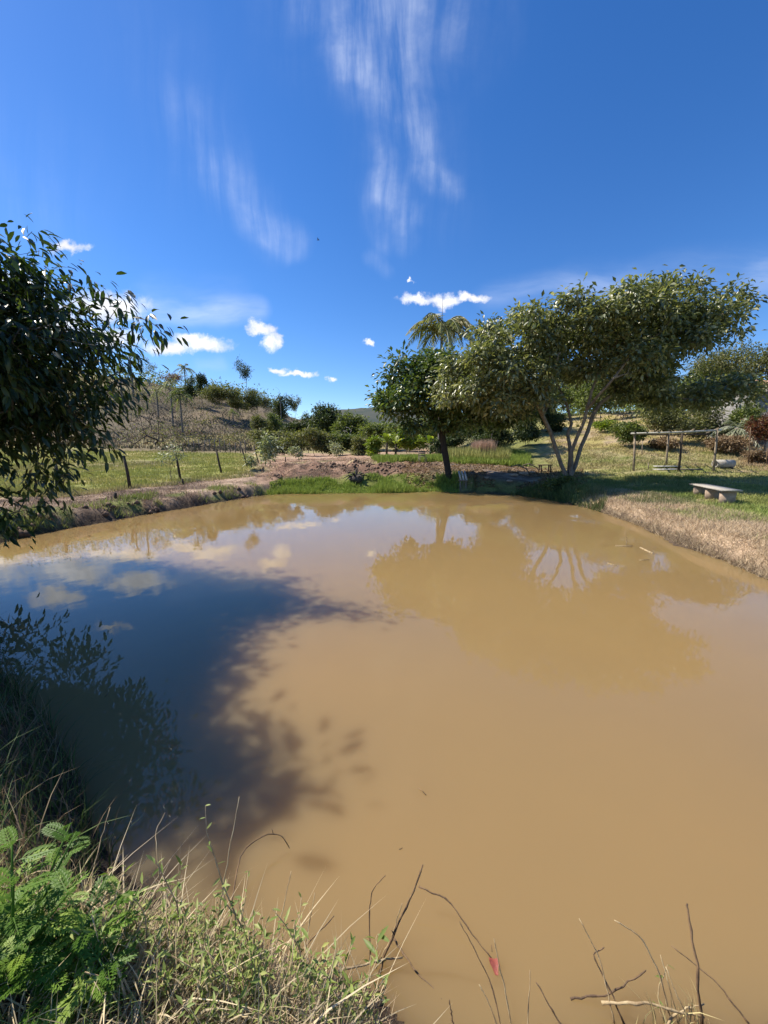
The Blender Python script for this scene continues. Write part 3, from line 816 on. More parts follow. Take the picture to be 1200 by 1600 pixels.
    infr = (px > 0) & (px < 280); score = np.where(infr, size, 0); pick = np.argsort(-score)[:300]; mask = np.zeros(n, bool); mask[pick] = True
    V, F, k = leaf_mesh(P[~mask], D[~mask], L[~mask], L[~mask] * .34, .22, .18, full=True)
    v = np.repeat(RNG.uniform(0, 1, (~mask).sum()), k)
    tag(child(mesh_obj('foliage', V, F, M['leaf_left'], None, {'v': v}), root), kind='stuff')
    meshes = []
    for i in range(5):
        st = RNG.bit_generator.state
        V, F, k = leaf_mesh(np.zeros((1, 3)), np.array([[1., 0, 0]]), np.array([1.]), np.array([.34]), .2, .12 + .08 * i, full=True)
        o = mesh_obj('leaf', V, F, M['leaf_left'], None, {'v': np.full(k, .2 + .18 * i)}); meshes.append(o.data); bpy.data.objects.remove(o)
    for i in pick:
        o = bpy.data.objects.new('leaf', meshes[int(i) % 5]); COL.objects.link(o); x = D[i]
        q_ = Vector(x).to_track_quat('X', 'Z'); o.rotation_mode = 'QUATERNION'
        o.rotation_quaternion = q_; o.scale = (float(L[i]),) * 3; o.parent = root
        o.location = [float(c) for c in (P[i] - foot)]


left_tree()

# ================================================================== BACKGROUND TREES
def wood(name, label, px, d, hpx, wpx, kind='leaf_mid', bark='bark_grey', nt=90, per=26, leaf=None, trunk_f=.35, group=None, cat='tree', lumps=6, shell=.3, base=None, flat=.8, open_=1.0):
    """a middle- or background tree or bush: foot at column px and depth d, hpx tall and wpx wide in the picture"""
    b = at(px, d) if base is None else base; k = d / 600; h = hpx * k; w = wpx * k
    leaf = leaf or max(.12, k * 4.2); nt = int(nt * 1.5)
    rs = np.random.default_rng(int(px * 13 + d * 7)); ells = []
    zc = b[2] + h * (trunk_f + (1 - trunk_f) * .5); rz = h * (1 - trunk_f) * .5
    for i in range(lumps):
        a = rs.uniform(0, 2 * pi); q = rs.uniform(.1, .62); zz = rs.uniform(-.55, .62)
        rr = rs.uniform(.3, .5)
        ells.append((b[0] + cos(a) * q * w / 2, b[1] + sin(a) * q * w / 2 * .8, zc + zz * rz, rr * w / 2, rr * w / 2, rr * rz * 1.25 * flat))
    top = b + np.array([rs.uniform(-.1, .1) * w, 0, h * max(trunk_f, .12)])
    tr = [[b + (0, 0, -.15 * h * .3), b + (rs.uniform(-.03, .03) * w, 0, h * trunk_f * .5), top, (top[0] + rs.uniform(-.1, .1) * w, top[1], zc)]]
    sg = np.array([w * .042, w * .042, h * .03]) * open_ + .02
    return make_tree(name, label, cat, b, tr, ells, nt, per, leaf, M[kind], M[bark], r0=max(.004, .0012 * h), group=group, sig=sg, shell=shell, step=max(.3, h * .09), sides=5, droop=.2)


# right-hand background
wood('leafy_tree', 'tall hazy tree at the right edge above the house roof', 1175, 50, 150, 130, 'leaf_olive', nt=170, per=34, trunk_f=.3, lumps=9)
wood('leafy_tree', 'feathery olive tree behind the house, left of the tall one', 1105, 47, 118, 110, 'leaf_olive', nt=150, per=34, trunk_f=.25, lumps=8)
wood('leafy_tree', 'low dark tree filling the gap behind the pergola', 1030, 42, 96, 120, 'leaf_mid', nt=130, per=30, trunk_f=.15, lumps=8)
wood('leafy_tree', 'dark evergreen tree on the slope behind the spreading tree crown', 955, 60, 90, 110, 'leaf_deep', nt=120, per=28, trunk_f=.15, lumps=8)
wood('leafy_tree', 'shaded dark tree between the two bank trees, up the slope', 800, 44, 100, 120, 'leaf_deep', nt=150, per=30, trunk_f=.2, lumps=8)
wood('small_tree', 'small tree with two slim pale trunks behind the dark trunked tree', 768, 31, 78, 70, 'leaf_olive', 'bark_pale', nt=60, per=26, trunk_f=.42, lumps=5)
wood('leafy_tree', 'bushy green tree on the slope seen under the spreading crown', 870, 58, 62, 80, 'leaf_mid', nt=90, per=26, trunk_f=.1, lumps=6)
wood('leafy_tree', 'grey green tree behind the pale stems at slope top', 905, 66, 70, 90, 'leaf_olive', nt=90, per=26, trunk_f=.2, lumps=6)
wood('round_bush', 'rounded dark bush beside the left end of the pergola', 985, 31, 46, 62, 'leaf_mid', nt=110, per=34, trunk_f=.0, lumps=7, cat='bush')
wood('hedge_bush', 'yellowish untidy bush behind the pergola middle', 1035, 33, 62, 90, 'leaf_olive', nt=110, per=30, trunk_f=.0, lumps=7, cat='bush')
wood('hedge_bush', 'green brown bush behind the right end of the pergola', 1092, 34, 70, 84, 'leaf_olive', nt=110, per=30, trunk_f=.0, lumps=7, cat='bush')
wood('lime_shrub', 'small bright yellow green shrub on the slope left of the rounded bush', 943, 40, 22, 34, 'leaf_lime', nt=30, per=24, trunk_f=.0, lumps=4, cat='shrub')
wood('red_shrub', 'dark red leaved shrub in front of the house', 1186, 27, 74, 60, 'leaf_red', nt=80, per=30, trunk_f=.15, lumps=7, cat='shrub')
wood('dry_bush', 'heap of dry brown creeper right of the pergola', 1132, 28.5, 34, 74, 'leaf_dry', 'twig', nt=110, per=36, trunk_f=.0, lumps=8, cat='bush')
wood('dry_bush', 'low dry brown scrub behind the pergola roof poles', 1030, 30, 18, 60, 'leaf_dry', 'twig', nt=60, per=30, trunk_f=.0, lumps=6, cat='bush')
wood('dry_bush', 'dry straw coloured bush at the right edge below the red shrub', 1180, 25, 22, 50, 'leaf_dry', 'twig', nt=60, per=30, trunk_f=.0, lumps=6, cat='bush')
wood('waterside_shrub', 'little green shrub at the foot of the pale stems by the water', 872, hit(872, 768)[1], 24, 44, 'leaf_mid', nt=40, per=30, trunk_f=.0, lumps=5, cat='shrub')

for px, d, h, w, kd, lb in [(925, 50, 66, 80, 'leaf_mid', 'bushy tree on the slope just right of the pale stems'), (840, 47, 56, 70, 'leaf_deep', 'dark bushy tree on the slope just left of the pale stems'),
                            (880, 74, 74, 90, 'leaf_olive', 'olive tree on the slope crest straight behind the pale stems'), (975, 52, 70, 90, 'leaf_olive', 'olive tree on the slope behind the rounded dark bush'),
                            (745, 42, 66, 70, 'leaf_deep', 'shaded bushy tree behind the tall golden grass'), (1070, 45, 92, 100, 'leaf_mid', 'green tree behind the untidy bushes, under the sky gap'), (1148, 33, 62, 54, 'leaf_mid', 'dark tree at the left corner of the house')]:
    wood('slope_tree', lb, px, d, h, w, kd, nt=110, per=30, trunk_f=.12, lumps=8, group='trees on the right slope')

for px, d, h, w, lb in [(772, 33, 46, 70, 'dark thicket bush behind the golden grass, right of the dark trunk'), (822, 37, 44, 60, 'dark thicket bush just left of the pale stems'), (862, 44, 30, 44, 'low dark bush on the slope seen between the pale stems'), (700, 36, 40, 60, 'dark thicket bush directly behind the dark trunk')]:
    wood('thicket_bush', lb, px, d, h, w, 'leaf_deep', nt=90, per=34, trunk_f=.0, lumps=8, cat='bush', group='dark bushes behind the bank trees')

# centre, beyond the plateau
mid = [(508, 76, 62, 66, 'leaf_deep', 'dense dark round-topped tree rising above the middle bushes', .1, 150),
       (548, 70, 54, 60, 'leaf_mid', 'grey green tree just right of the dense dark one', .15, 100),
       (590, 64, 44, 70, 'leaf_mid', 'broad green tree below the distant hill', .1, 110),
       (640, 58, 46, 80, 'leaf_mid', 'green thicket tree left of the dark trunk', .0, 130),
       (690, 60, 60, 80, 'leaf_mid', 'green tree behind the dark trunk', .0, 110),
       (745, 50, 50, 60, 'leaf_deep', 'dark bushy tree behind the tall grass', .0, 90),
       (450, 50, 40, 70, 'leaf_olive', 'grey green bushy tree behind the silver shrub', .05, 120),
       (490, 47, 38, 64, 'leaf_olive', 'olive bushy tree behind the far stakes', .05, 120),
       (530, 48, 32, 56, 'leaf_mid', 'low green bushy tree at the right end of the stakes', .0, 100),
       (565, 46, 26, 40, 'leaf_olive', 'low olive bush left of the lime green bush', .0, 70),
       (470, 80, 34, 50, 'leaf_deep', 'dark scrub tree on the hill foot left of the dense one', .1, 70),
       (425, 62, 32, 60, 'leaf_olive', 'pale olive bush on the pasture corner', .0, 90)]
for px, d, h, w, kd, lb, tf, nt in mid: wood('bushy_tree', lb, px, d, h * 1.12, w * 1.2, kd, nt=nt, per=34, trunk_f=tf, lumps=8, group='trees behind the far bank')
wood('lime_bush', 'bright yellow green feathery bush on the far plateau', 583, 41, 34, 34, 'leaf_lime', nt=60, per=34, trunk_f=.0, lumps=5, cat='bush')
wood('bamboo_bush', 'light green feathery bush right of the banana plants', 640, 42, 40, 56, 'leaf_lime', nt=90, per=30, trunk_f=.0, lumps=7, cat='bush')
wood('silver_shrub', 'shrub with large silvery leaves at the end of the left fence', 422, 27.5, 50, 44, 'leaf_silver', 'bark_grey', nt=46, per=12, leaf=.24, trunk_f=.12, lumps=6, cat='shrub', open_=1.6)
wood('silver_shrub', 'small silvery shrub between the last two fence posts', 393, 25, 26, 26, 'leaf_silver', 'bark_grey', nt=18, per=10, leaf=.2, trunk_f=.1, lumps=4, cat='shrub', open_=1.6)
wood('silver_shrub', 'low pale leaved shrub among the far stakes', 465, 36, 22, 28, 'leaf_silver', 'bark_grey', nt=26, per=12, leaf=.22, trunk_f=.1, lumps=4, cat='shrub', open_=1.6)
wood('silver_shrub', 'pale leaved shrub in front of the olive bushes, right of the stakes', 520, 40, 24, 40, 'leaf_silver', 'bark_grey', nt=26, per=12, leaf=.22, trunk_f=.1, lumps=4, cat='shrub', open_=1.6)
# sapling by the fence
wood('sapling', 'thin leaning sapling with sparse pale leaves between two fence posts', 268, hit(268, 752)[1], 62, 56, 'leaf_silver', 'bark_pale', nt=30, per=7, leaf=.15, trunk_f=.42, lumps=6, cat='young tree', open_=1.5)
# the hill
hillt = [(300, 100, 42, 34, 'leaf_deep', 'dark tree beside the leftmost group of palms on the hill', .3, 60), (318, 94, 54, 26, 'leaf_deep', 'tall narrow dark tree right of the hill palms', .45, 50),
         (349, 92, 46, 66, 'leaf_olive', 'wide olive umbrella shaped tree on the hill slope', .28, 120), (372, 96, 38, 44, 'leaf_olive', 'olive tree next to the umbrella shaped one', .3, 70),
         (396, 98, 42, 44, 'leaf_olive', 'grey olive tree on the slope below the lone ridge tree', .25, 70), (387, 118, 62, 34, 'leaf_deep', 'lone tall open tree standing up from the hill ridge', .5, 34),
         (415, 108, 34, 44, 'leaf_olive', 'thin grey tree on the ridge right of the lone tall tree', .3, 50), (441, 100, 44, 40, 'leaf_deep', 'dark pointed tree at the lower end of the ridge', .1, 90),
         (462, 112, 40, 26, 'leaf_olive', 'small open tree at the end of the ridge', .45, 26), (430, 88, 28, 44, 'leaf_mid', 'low green tree on the foot of the hill', .1, 60),
         (485, 96, 34, 30, 'leaf_deep', 'small dark tree left of the dense round-topped one', .2, 50), (335, 112, 24, 40, 'leaf_olive', 'low scrubby tree on the skyline behind the umbrella shaped one', .1, 40),
         (268, 124, 20, 46, 'leaf_dry', 'flat brown crowned tree on the skyline between two palms', .35, 34), (408, 84, 26, 34, 'leaf_olive', 'grey bush on the lower slope', .0, 50)]
for px, d, h, w, kd, lb, tf, nt in hillt: wood('hill_tree', lb, px, d, h * (1.15 if px > 400 else 1.1), w * .95, kd, nt=nt, per=28, trunk_f=tf, lumps=7, group='trees on the hill', leaf=.42)
wood('araucaria_tree', 'tall pale layered tree on the hilltop behind the left tree leaves', 231, 124, 44, 34, 'leaf_olive', nt=30, per=18, trunk_f=.35, lumps=7, flat=.35, leaf=.35)
wood('hill_tree', 'second slim dark tree on the hilltop beside the layered one', 222, 126, 22, 18, 'leaf_deep', nt=14, per=18, trunk_f=.4, lumps=4, leaf=.35, group='trees on the hill')


# bare tree with dark twisting limbs ------------------------------------
def bare_tree(name, label, px, d, hpx, wpx, n, mat, r0, seed, tf=.25):
    global RNG
    b = at(px, d); k = d / 600; h = hpx * k; w = wpx * k; rs = np.random.default_rng(seed)
    T = np.stack([b[0] + rs.uniform(-.5, .5, n) * w, b[1] + rs.uniform(-.4, .4, n) * w * .7, b[2] + h * (tf + (1 - tf) * rs.uniform(0, 1, n))], 1)
    e = ((T[:, 0] - b[0]) / (w / 2)) ** 2 + ((T[:, 2] - b[2] - h * tf) / (h * (1 - tf))) ** 2; T = T[e < 1.05]
    root = empty(name, b, label, 'tree')
    N, par, tips = grow([b - (0, 0, .3), b + (0, 0, h * tf * .5), b + (0, 0, h * tf)], [-1, 0, 1], list(T), h * .12, jit=.2)
    big = MB(); sm = MB(); c = 0
    for pts, rad in chains(N, par, r0, .55):
        if rad.max() > r0 * 2.4: big.tube(pts, rad, 5, False)
        else: sm.tube(pts, rad, 3, False); c += 1
    child(big.build('trunk', mat, None, True), root)
    if c: tag(child(sm.build('twigs', mat, None, True), root), kind='stuff')


bare_tree('bare_tree', 'leafless tree with black twisting limbs at the foot of the hill', 243, 58, 62, 110, 130, M['char'], .022, 5, .12)
bare_tree('bare_tree', 'grey leafless bush tree right of the black limbed one', 290, 62, 34, 44, 90, M['bark_grey'], .012, 6)
bare_tree('bare_tree', 'small leafless tree with pale bark on the hill foot', 338, 66, 26, 26, 60, M['bark_grey'], .012, 7)
bare_tree('bare_tree', 'forked leafless tree on the lower slope near the silver shrub', 378, 64, 28, 30, 60, M['bark_grey'], .012, 8)
bare_tree('bare_tree', 'grey leafless scrub tree behind the leaning sapling', 205, 66, 34, 50, 90, M['bark_grey'], .013, 9)
bare_tree('bare_tree', 'white trunked dead tree among the middle bushes', 541, 55, 44, 26, 30, M['wood_white'], .03, 10, .5)
bare_tree('bare_tree', 'bare branched tree on the ridge left of the umbrella shaped one', 425, 112, 44, 40, 70, M['bark_grey'], .02, 12, .3)


rb = np.random.default_rng(77)
for i in range(26):
    bare_tree('bare_tree', 'thin leafless grey tree on the open hillside', rb.uniform(165, 430), rb.uniform(66, 118), rb.uniform(20, 36), rb.uniform(14, 30), 34, M['bark_grey'], .02, 100 + i, .2)
for o in [o for o in bpy.data.objects if o.get('label') == 'thin leafless grey tree on the open hillside']: o['group'] = 'leafless trees on the hillside'


# palms --------------------------------------------------------------------
def palm(name, label, px, d, trunk_px, frond_px, nf, base=None, mat='leaf_palm', r=.16, lean=0, spear=0, top=None, group=None, bark='bark_grey', den=26):
    b = at(px, d) if base is None else base; k = d / 600; h = trunk_px * k; fl = frond_px * k
    root = empty(name, b, label, 'palm', group); rs = np.random.default_rng(int(px + d))
    t = np.linspace(0, 1, 8)[:, None]; pts = b + np.concatenate([lean * h * t ** 1.5, 0 * t, h * t], 1) - (0, 0, .1)
    child(MB().tube(pts, r * (1.15 - .4 * t[:, 0]), 7).build('trunk', M[bark], None, True), root)
    top = pts[-1]
    for i in range(nf):
        a = i * 2.4 + rs.uniform(-.2, .2); el = radians(rs.uniform(-25, 78) if nf != 20 else rs.uniform(5, 62)); L = fl * rs.uniform(.85, 1.1)
        d0 = np.array([cos(a) * cos(el), sin(a) * cos(el), sin(el)]); s = np.linspace(0, 1, 9)[:, None]
        P = top + d0 * s * L + np.array([0, 0, -1.]) * (s ** 2.2) * L * (.55 + .35 * cos(el))
        mb = MB(); mb.tube(P, .02 * L * (1 - .85 * s[:, 0]), 3, False)
        tt = np.repeat(np.linspace(.12, .98, den), 2); Pi = np.stack([np.interp(tt, s[:, 0], P[:, c]) for c in range(3)], 1)
        tg = norm(np.gradient(P, axis=0)); Tg = np.stack([np.interp(tt, s[:, 0], tg[:, c]) for c in range(3)], 1)
        sd = norm(np.cross(Tg, [0, 0, 1.])) * np.tile([1, -1], den)[:, None]
        ll = L * .26 * np.sin(tt * pi * .85 + .35) * rs.uniform(.8, 1.1, len(tt))
        D = norm(Tg * .7 + sd + rs.normal(0, .18, sd.shape) + np.array([0, 0, -.75]))
        V, F, kk = leaf_mesh(Pi, D, ll, np.maximum(L * .028, .02) * (1.8 if den < 14 else (.6 if den > 40 else 1)), .1, .12)
        mb.add(V, [tuple(f) for f in F])
        vv = np.full(mb.n, rs.uniform(0, 1))
        child(mb.build('frond', M[mat], None, False, {'v': vv}), root)
    if spear:
        child(MB().tube([top, top + (.02, 0, spear * k)], [.03, .01], 4).build('spear_leaf', M['bark_grey']), root)


pb = at(686, 36)
k36 = 36 / 600
topz = U(686, 514, 36)[2]
palm('feather_palm', 'tall drooping feathery palm rising behind the dark trunked tree', 686, 36, (topz - pb[2]) / k36, 68, 20, pb, spear=46, den=46)
palm('hill_palm', 'leftmost palm with visible crown on the hill', 248, 84, 40, 21, 14, group='palms on the hill', den=10)
palm('hill_palm', 'tallest palm on the hill, second from the left', 271, 78, 66, 22, 14, group='palms on the hill', den=10)
palm('hill_palm', 'bushy headed palm on the hill in front of the dark trees', 286, 70, 62, 26, 18, group='palms on the hill', den=12, mat='leaf_mid')
palm('hill_palm', 'tall palm at the back of the hill group against the sky', 292, 106, 50, 21, 14, group='palms on the hill', den=10)
palm('hill_palm', 'bare thin palm trunk seen through the left tree leaves', 209, 96, 60, 12, 9, group='palms on the hill', den=10, r=.22)
palm('hill_palm', 'palm trunk half hidden by the left tree leaves, lower on the hill', 193, 84, 66, 12, 9, group='palms on the hill', den=10, r=.2)
palm('hill_palm', 'small palm under the umbrella shaped olive tree', 365, 88, 22, 12, 12, group='palms on the hill', den=10, mat='leaf_lime')
palm('hill_palm', 'dark palm poking out of the pointed tree on the ridge', 440, 98, 44, 12, 12, group='palms on the hill', den=10, mat='leaf_deep')
palm('garden_palm', 'grey green spiky palm in front of the house', 1148, 31, 34, 40, 18, mat='leaf_silver', bark='bark_pale', r=.3, den=16)


# banana plants -------------------------------------------------------------
def banana(label, px, d, hpx):
    b = at(px, d); k = d / 600; h = hpx * k; root = empty('banana_plant', b, label, 'banana plant', 'banana plants on the plateau'); rs = np.random.default_rng(int(px))
    child(MB().tube([b - (0, 0, .1), b + (.05, 0, h * .55)], [.13, .08], 7).build('stem', M['bark_dark'], None, True), root)
    for i in range(8):
        a = i * 2.4; el = radians(rs.uniform(30, 80)); L = h * rs.uniform(.55, .75); s = np.linspace(0, 1, 7)[:, None]
        P = b + (.05, 0, h * .5) + np.array([cos(a) * cos(el), sin(a) * cos(el), sin(el)]) * s * L - np.array([0, 0, 1]) * s ** 2 * L * .45
        sd = norm(np.cross(np.gradient(P, axis=0), [0, 0, 1.])); w = L * .14 * np.sin(np.clip(s * 2.6 + .3, 0, pi))
        V = np.concatenate([P - sd * w + (0, 0, .03), P, P + sd * w + (0, 0, .03)]); F = []
        for j in range(6): F += [(j, j + 1, 8 + j, 7 + j), (7 + j, 8 + j, 15 + j, 14 + j)]
        child(mesh_obj('leaf', V, np.array(F), M['leaf_lime'], None, {'v': np.full(len(V), rs.uniform(.1, 1))}), root)


banana('left banana plant with upright pale leaves behind the plateau', 604, 40, 40)
banana('middle banana plant with dark stem behind the plateau', 618, 41, 38)
banana('right banana plant beside the dark trunked tree crown', 672, 41, 40)

# ================================================================== FENCES
def fence(name, label, posts, mat, wires, rad):
    P = []
    for (bx, by, tx, ty) in posts:
        b = hit(bx, by); d = b[1]; t = U(tx, ty, d); P.append((b, t))
    root = empty(name, P[0][0], label, 'fence')
    for b, t in P:
        ax = t - b; m_ = b + ax * .5 + RNG.normal(0, .012, 3)
        child(MB().tube([b - ax * .12, m_, t], [rad * 1.15, rad, rad * .9], 7).build('post', mat, None, True), root)
    for f in wires:
        mb = MB(); pts = []
        for i in range(len(P) - 1):
            a = P[i][0] + (P[i][1] - P[i][0]) * f; c = P[i + 1][0] + (P[i + 1][1] - P[i + 1][0]) * f
            for s in np.linspace(0, 1, 6)[:-1]: pts.append(a * (1 - s) + c * s - np.array([0, 0, .05 * sin(s * pi)]))
        pts.append(c); child(mb.tube(pts, .0035, 3).build('wire', M['wire']), root)
    return root


fence('post_fence', 'leaning dark wooden post and wire fence between pasture and left bank', [(98, 772, 84, 716), (203, 763, 193, 712), (282, 750, 274, 707), (346, 739, 338, 703), (386, 729, 377, 699), (404, 723, 397, 696)], M['post'], (.35, .62, .88), .06)
fence('stake_fence', 'row of thin grey stakes behind the silver shrub on the far plateau', [(x, 709 - (x - 440) * .03, x + RNG.uniform(-1, 1), 683 + RNG.uniform(-3, 3)) for x in (436, 447, 456, 464, 473, 482, 494, 503, 512, 530, 548)], M['bark_grey'], (.5,), .05)
b0 = at(300, 60)
def stakes(name, label, cols, d, h, mat, rad):
    root = empty(name, at(cols[0], d), label, 'fence')
    for c in cols:
        b = at(c, d + RNG.uniform(-.5, .5)); t = b + (RNG.normal(0, .05), 0, h * RNG.uniform(.8, 1.15)); child(MB().tube([b - (0, 0, .2), t], [rad, rad * .9], 5).build('post', mat), root)


stakes('hill_fence', 'row of thin pale stakes at the foot of the hill behind the pasture', list(range(296, 392, 8)), 57, 1.7, M['bark_grey'], .07)
stakes('slope_fence', 'thin dark stakes on the slope seen between the pale stems', list(range(858, 882, 5)), 50, 1.5, M['post'], .05)
for (bx, by, tx, ty, lb) in [(180, 779, 180, 770, 'short cut stump on the left bank in front of the fence'), (286, 757, 285, 748, 'short stub beside the third fence post'), (446, 722, 446, 714, 'small black stub on the brown plateau edge')]:
    b = hit(bx, by); t = U(tx, ty, b[1]); tag(MB().tube([b - (0, 0, .05), t], [.05, .045], 7).build('stump', M['post']), lb, 'stump')
for (bx, by, tx, ty, lb, mt) in [(1169, 727, 1173, 668, 'thin upright stake right of the concrete pipe', 'twig'), (1003, 712, 1004, 690, 'short stake under the pergola roof near its left post', 'post_pale'), (1013, 734, 1013, 723, 'short pale peg left of the slabs under the pergola', 'post_pale'), (1198, 728, 1199, 700, 'reddish stake at the right edge of the lawn', 'twig'), (937, 672, 938, 640, 'thin dark trunk stake beside the lime shrub', 'post')]:
    b = hit(bx, by); t = U(tx, ty, b[1]); tag(MB().tube([b - (0, 0, .05), (b + t) / 2 + RNG.normal(0, .02, 3), t], [.03, .027, .022], 6).build('stake', M[mt]), lb, 'stake')


# ================================================================== RIGHT BANK FURNITURE
def beam(mb, a, b, w, h, up=(0, 0, 1)):
    a = np.asarray(a, float); b = np.asarray(b, float); x = norm(b - a); y = norm(np.cross(up, x)); z = np.cross(x, y)
    R = np.stack([x, y, z], 1); mb.box((a + b) / 2, (np.linalg.norm(b - a), w, h), R); return mb


def bench():
    zb = hit(1112, 777)[2]; zs = zb + .38
    l, n_, r = G(1079.5, 755.5, zs), G(1129, 765, zs), G(1164, 762.5, zs)
    ex = n_ - l; Lx = np.linalg.norm(ex); ex /= Lx; ey = r - n_; ey -= ex * (ey @ ex); Ly = .44; ey /= np.linalg.norm(ey)
    R = np.stack([ex, ey, np.array([0, 0, 1.])], 1); c = l + ex * Lx / 2 + ey * Ly / 2
    root = empty('concrete_bench', (c[0], c[1], zb), 'low concrete slab bench on three block legs near the right bank', 'bench')
    print('bench', l, Lx, Ly)
    child(MB().box(c - (0, 0, .024), (Lx + .06, Ly + .08, .048), R, .006).build('slab', M['concrete']), root)
    for f in (.1, .5, .92):
        p = l + ex * Lx * f + ey * Ly / 2; zz = gz(p[0], p[1]) - .06
        child(MB().box((p[0], p[1], (zz + zs - .05) / 2), (.095, Ly * .86, zs - .05 - zz), R, .006).build('leg', M['brick']), root)


bench()


def pergola():
    PF = [(990, 736, 992, 679), (1060, 737, 1066, 678), (1115, 737, 1121, 672)]; PB = [(1041, 729, 1045, 678), (1000, 729, 1003, 681), (1098, 729, 1101, 674)]
    pts = []
    for (bx, by, tx, ty) in PF:
        b = hit(bx, by); pts.append((b, U(tx, ty, b[1])))
    dm = np.mean([p[0][1] for p in pts]); root = empty('pergola', pts[0][0], 'open pergola frame of peeled poles on the right lawn', 'pergola')
    bb = hit(1041, 728); back = [(bb, U(1045, 677, bb[1]))]
    zt_ = np.mean([p[1][2] for p in pts])
    for b, t in pts + back:
        child(MB().tube([b - (0, 0, .2), b * .6 + t * .4 + RNG.normal(0, .02, 3), t + (0, 0, .04)], [.065, .055, .05], 8).build('post', M['post_pale'] if b[0] != pts[1][0][0] else M['post'], None, True), root)
    f0 = U(986, 677.5, pts[0][0][1]); f1 = U(1127, 672, pts[2][0][1]); dB = bb[1]
    child(MB().tube([f0, (f0 + f1) / 2 - (0, 0, .03), f1], .05, 7).build('beam', M['wood_white'], None, True), root)
    g0 = U(990, 679, dB); g1 = U(1110, 675, dB); g0[2] = g1[2] = max(g0[2], f0[2]) + .02; child(MB().tube([g0, (g0 + g1) / 2 - (0, 0, .04), g1], .045, 7).build('beam', M['post'], None, True), root)
    for s in np.linspace(.04, .96, 8):
        a = f0 * (1 - s) + f1 * s; b = g0 * (1 - s) + g1 * s; e = norm(b - a) * .25
        child(MB().tube([a - e + (0, 0, .085), b + e + (0, 0, .085)], .036, 6).build('crosspole', M['post'] if int(s * 100) % 3 else M['post_pale'], None, True), root)
    return dm


dper = pergola()
# slabs under the pergola
for i, (px, py, L, W, a, lb) in enumerate([(1046, 735, 1.7, .5, .1, 'lowest long pale board under the pergola'), (1042, 732, 1.3, .45, -.12, 'short pale board lying crosswise on the boards under the pergola'), (1075, 735, 1.4, .35, .05, 'grey board at the right of the board pile under the pergola')]):
    b = hit(px, py); tag(MB().box(b + (0, 0, .05 + (.07 if i == 1 else 0)), (L, W, .06), rotz(a), .004).build('board', M['wood_white' if i != 2 else 'wood']), lb, 'board')
# concrete pipe
def pipe():
    b = hit(1131, 732); d = b[1]; a, c = U(1117, 723, d), U(1145, 722.5, d); ax = norm(c - a); r = .23; y = norm(np.cross([0, 0, 1], ax)); z = np.cross(ax, y)
    n = 24; V = []; F = []
    zc = gz(b[0], b[1]) + r + .04
    for e in (a, c):
        for rr in (r, r * .8):
            for i in range(n): an = i * 2 * pi / n; V.append(np.array([e[0], e[1], zc]) + rr * (cos(an) * y + sin(an) * z))
    for i in range(n):
        j = (i + 1) % n
        F += [(i, j, 2 * n + j, 2 * n + i), (n + i, 3 * n + i, 3 * n + j, n + j), (i, n + i, n + j, j), (2 * n + i, 2 * n + j, 3 * n + j, 3 * n + i)]
    root = empty('concrete_pipe', (b[0], b[1], zc - r), 'pale concrete pipe lying on the lawn at the right pergola post', 'pipe')
    child(mesh_obj('pipe_body', np.array(V), np.array(F), M['concrete']), root)
    for q in (.25, .8):
        p = a * (1 - q) + c * q; child(MB().box((p[0], p[1], zc - r - .01), (.12, .5, .09)).build('support_block', M['char']), root)


pipe()

# small wooden chair, seats and stools --------------------------------------
def chair(label, px, py, w, sh, bh, mat, rz, nslat=3, recl=0.0, base=None):
    b = hit(px, py) if base is None else base; root = empty('garden_chair', b, label, 'chair'); R = rotz(rz)
    def W(p): return b + R @ np.array(p)
    mb = MB()
    for x in (-.5, .5):
        for y in (-.5, .5):
            o = MB(); beam(o, W((x * w, y * w, -.06)), W((x * w, y * w, sh if y < 0 else sh)), .04, .04, (1, 0, 0)); child(o.build('leg', M[mat]), root)
        o = MB(); beam(o, W((x * w, w * .5, sh)), W((x * w, w * .5 + recl * bh, sh + bh)), .04, .04, (1, 0, 0)); child(o.build('back_post', M[mat]), root)
    for i in range(4):
        y = -w * .45 + i * w * .3; o = MB(); beam(o, W((-w * .54, y, sh + .035)), W((w * .54, y, sh + .035)), w * .2, .025); child(o.build('seat_slat', M[mat]), root)
    for i in range(nslat):
        f = .3 + .65 * i / max(nslat - 1, 1); o = MB(); beam(o, W((-w * .52, w * .5 - .035 + recl * bh * f, sh + bh * f)), W((w * .52, w * .5 - .035 + recl * bh * f, sh + bh * f)), .022, .07); child(o.build('back_slat', M[mat]), root)
    return root


chair('small slatted wooden chair on the plateau left of the dark trunk', 660, 723.5, .42, .36, .42, 'wood', .12)


def lounge():
    b = hit(724, 764); b[2] = max(b[2], .05); d = b[1]; root = empty('slatted_seat', b, 'narrow whitish slatted seat standing at the water edge right of the dark trunk', 'seat')
    for i, x in enumerate((717, 721.5, 726)):
        o = MB(); beam(o, U(x, 736, d + .1), U(x + 3, 750, d - .2), .09, .025, (0, -1, .4)); child(o.build('slat', M['wood_white']), root)
    for x in (719, 728):
        o = MB(); beam(o, U(x, 750, d - .15), (U(x, 750, d)[0], d - .15, -.1), .05, .05, (1, 0, 0)); child(o.build('leg', M['wood']), root)
    o = MB(); beam(o, U(717, 750.5, d - .18), U(730, 750.5, d - .18), .2, .04); child(o.build('seat_rail', M['wood']), root)


lounge()


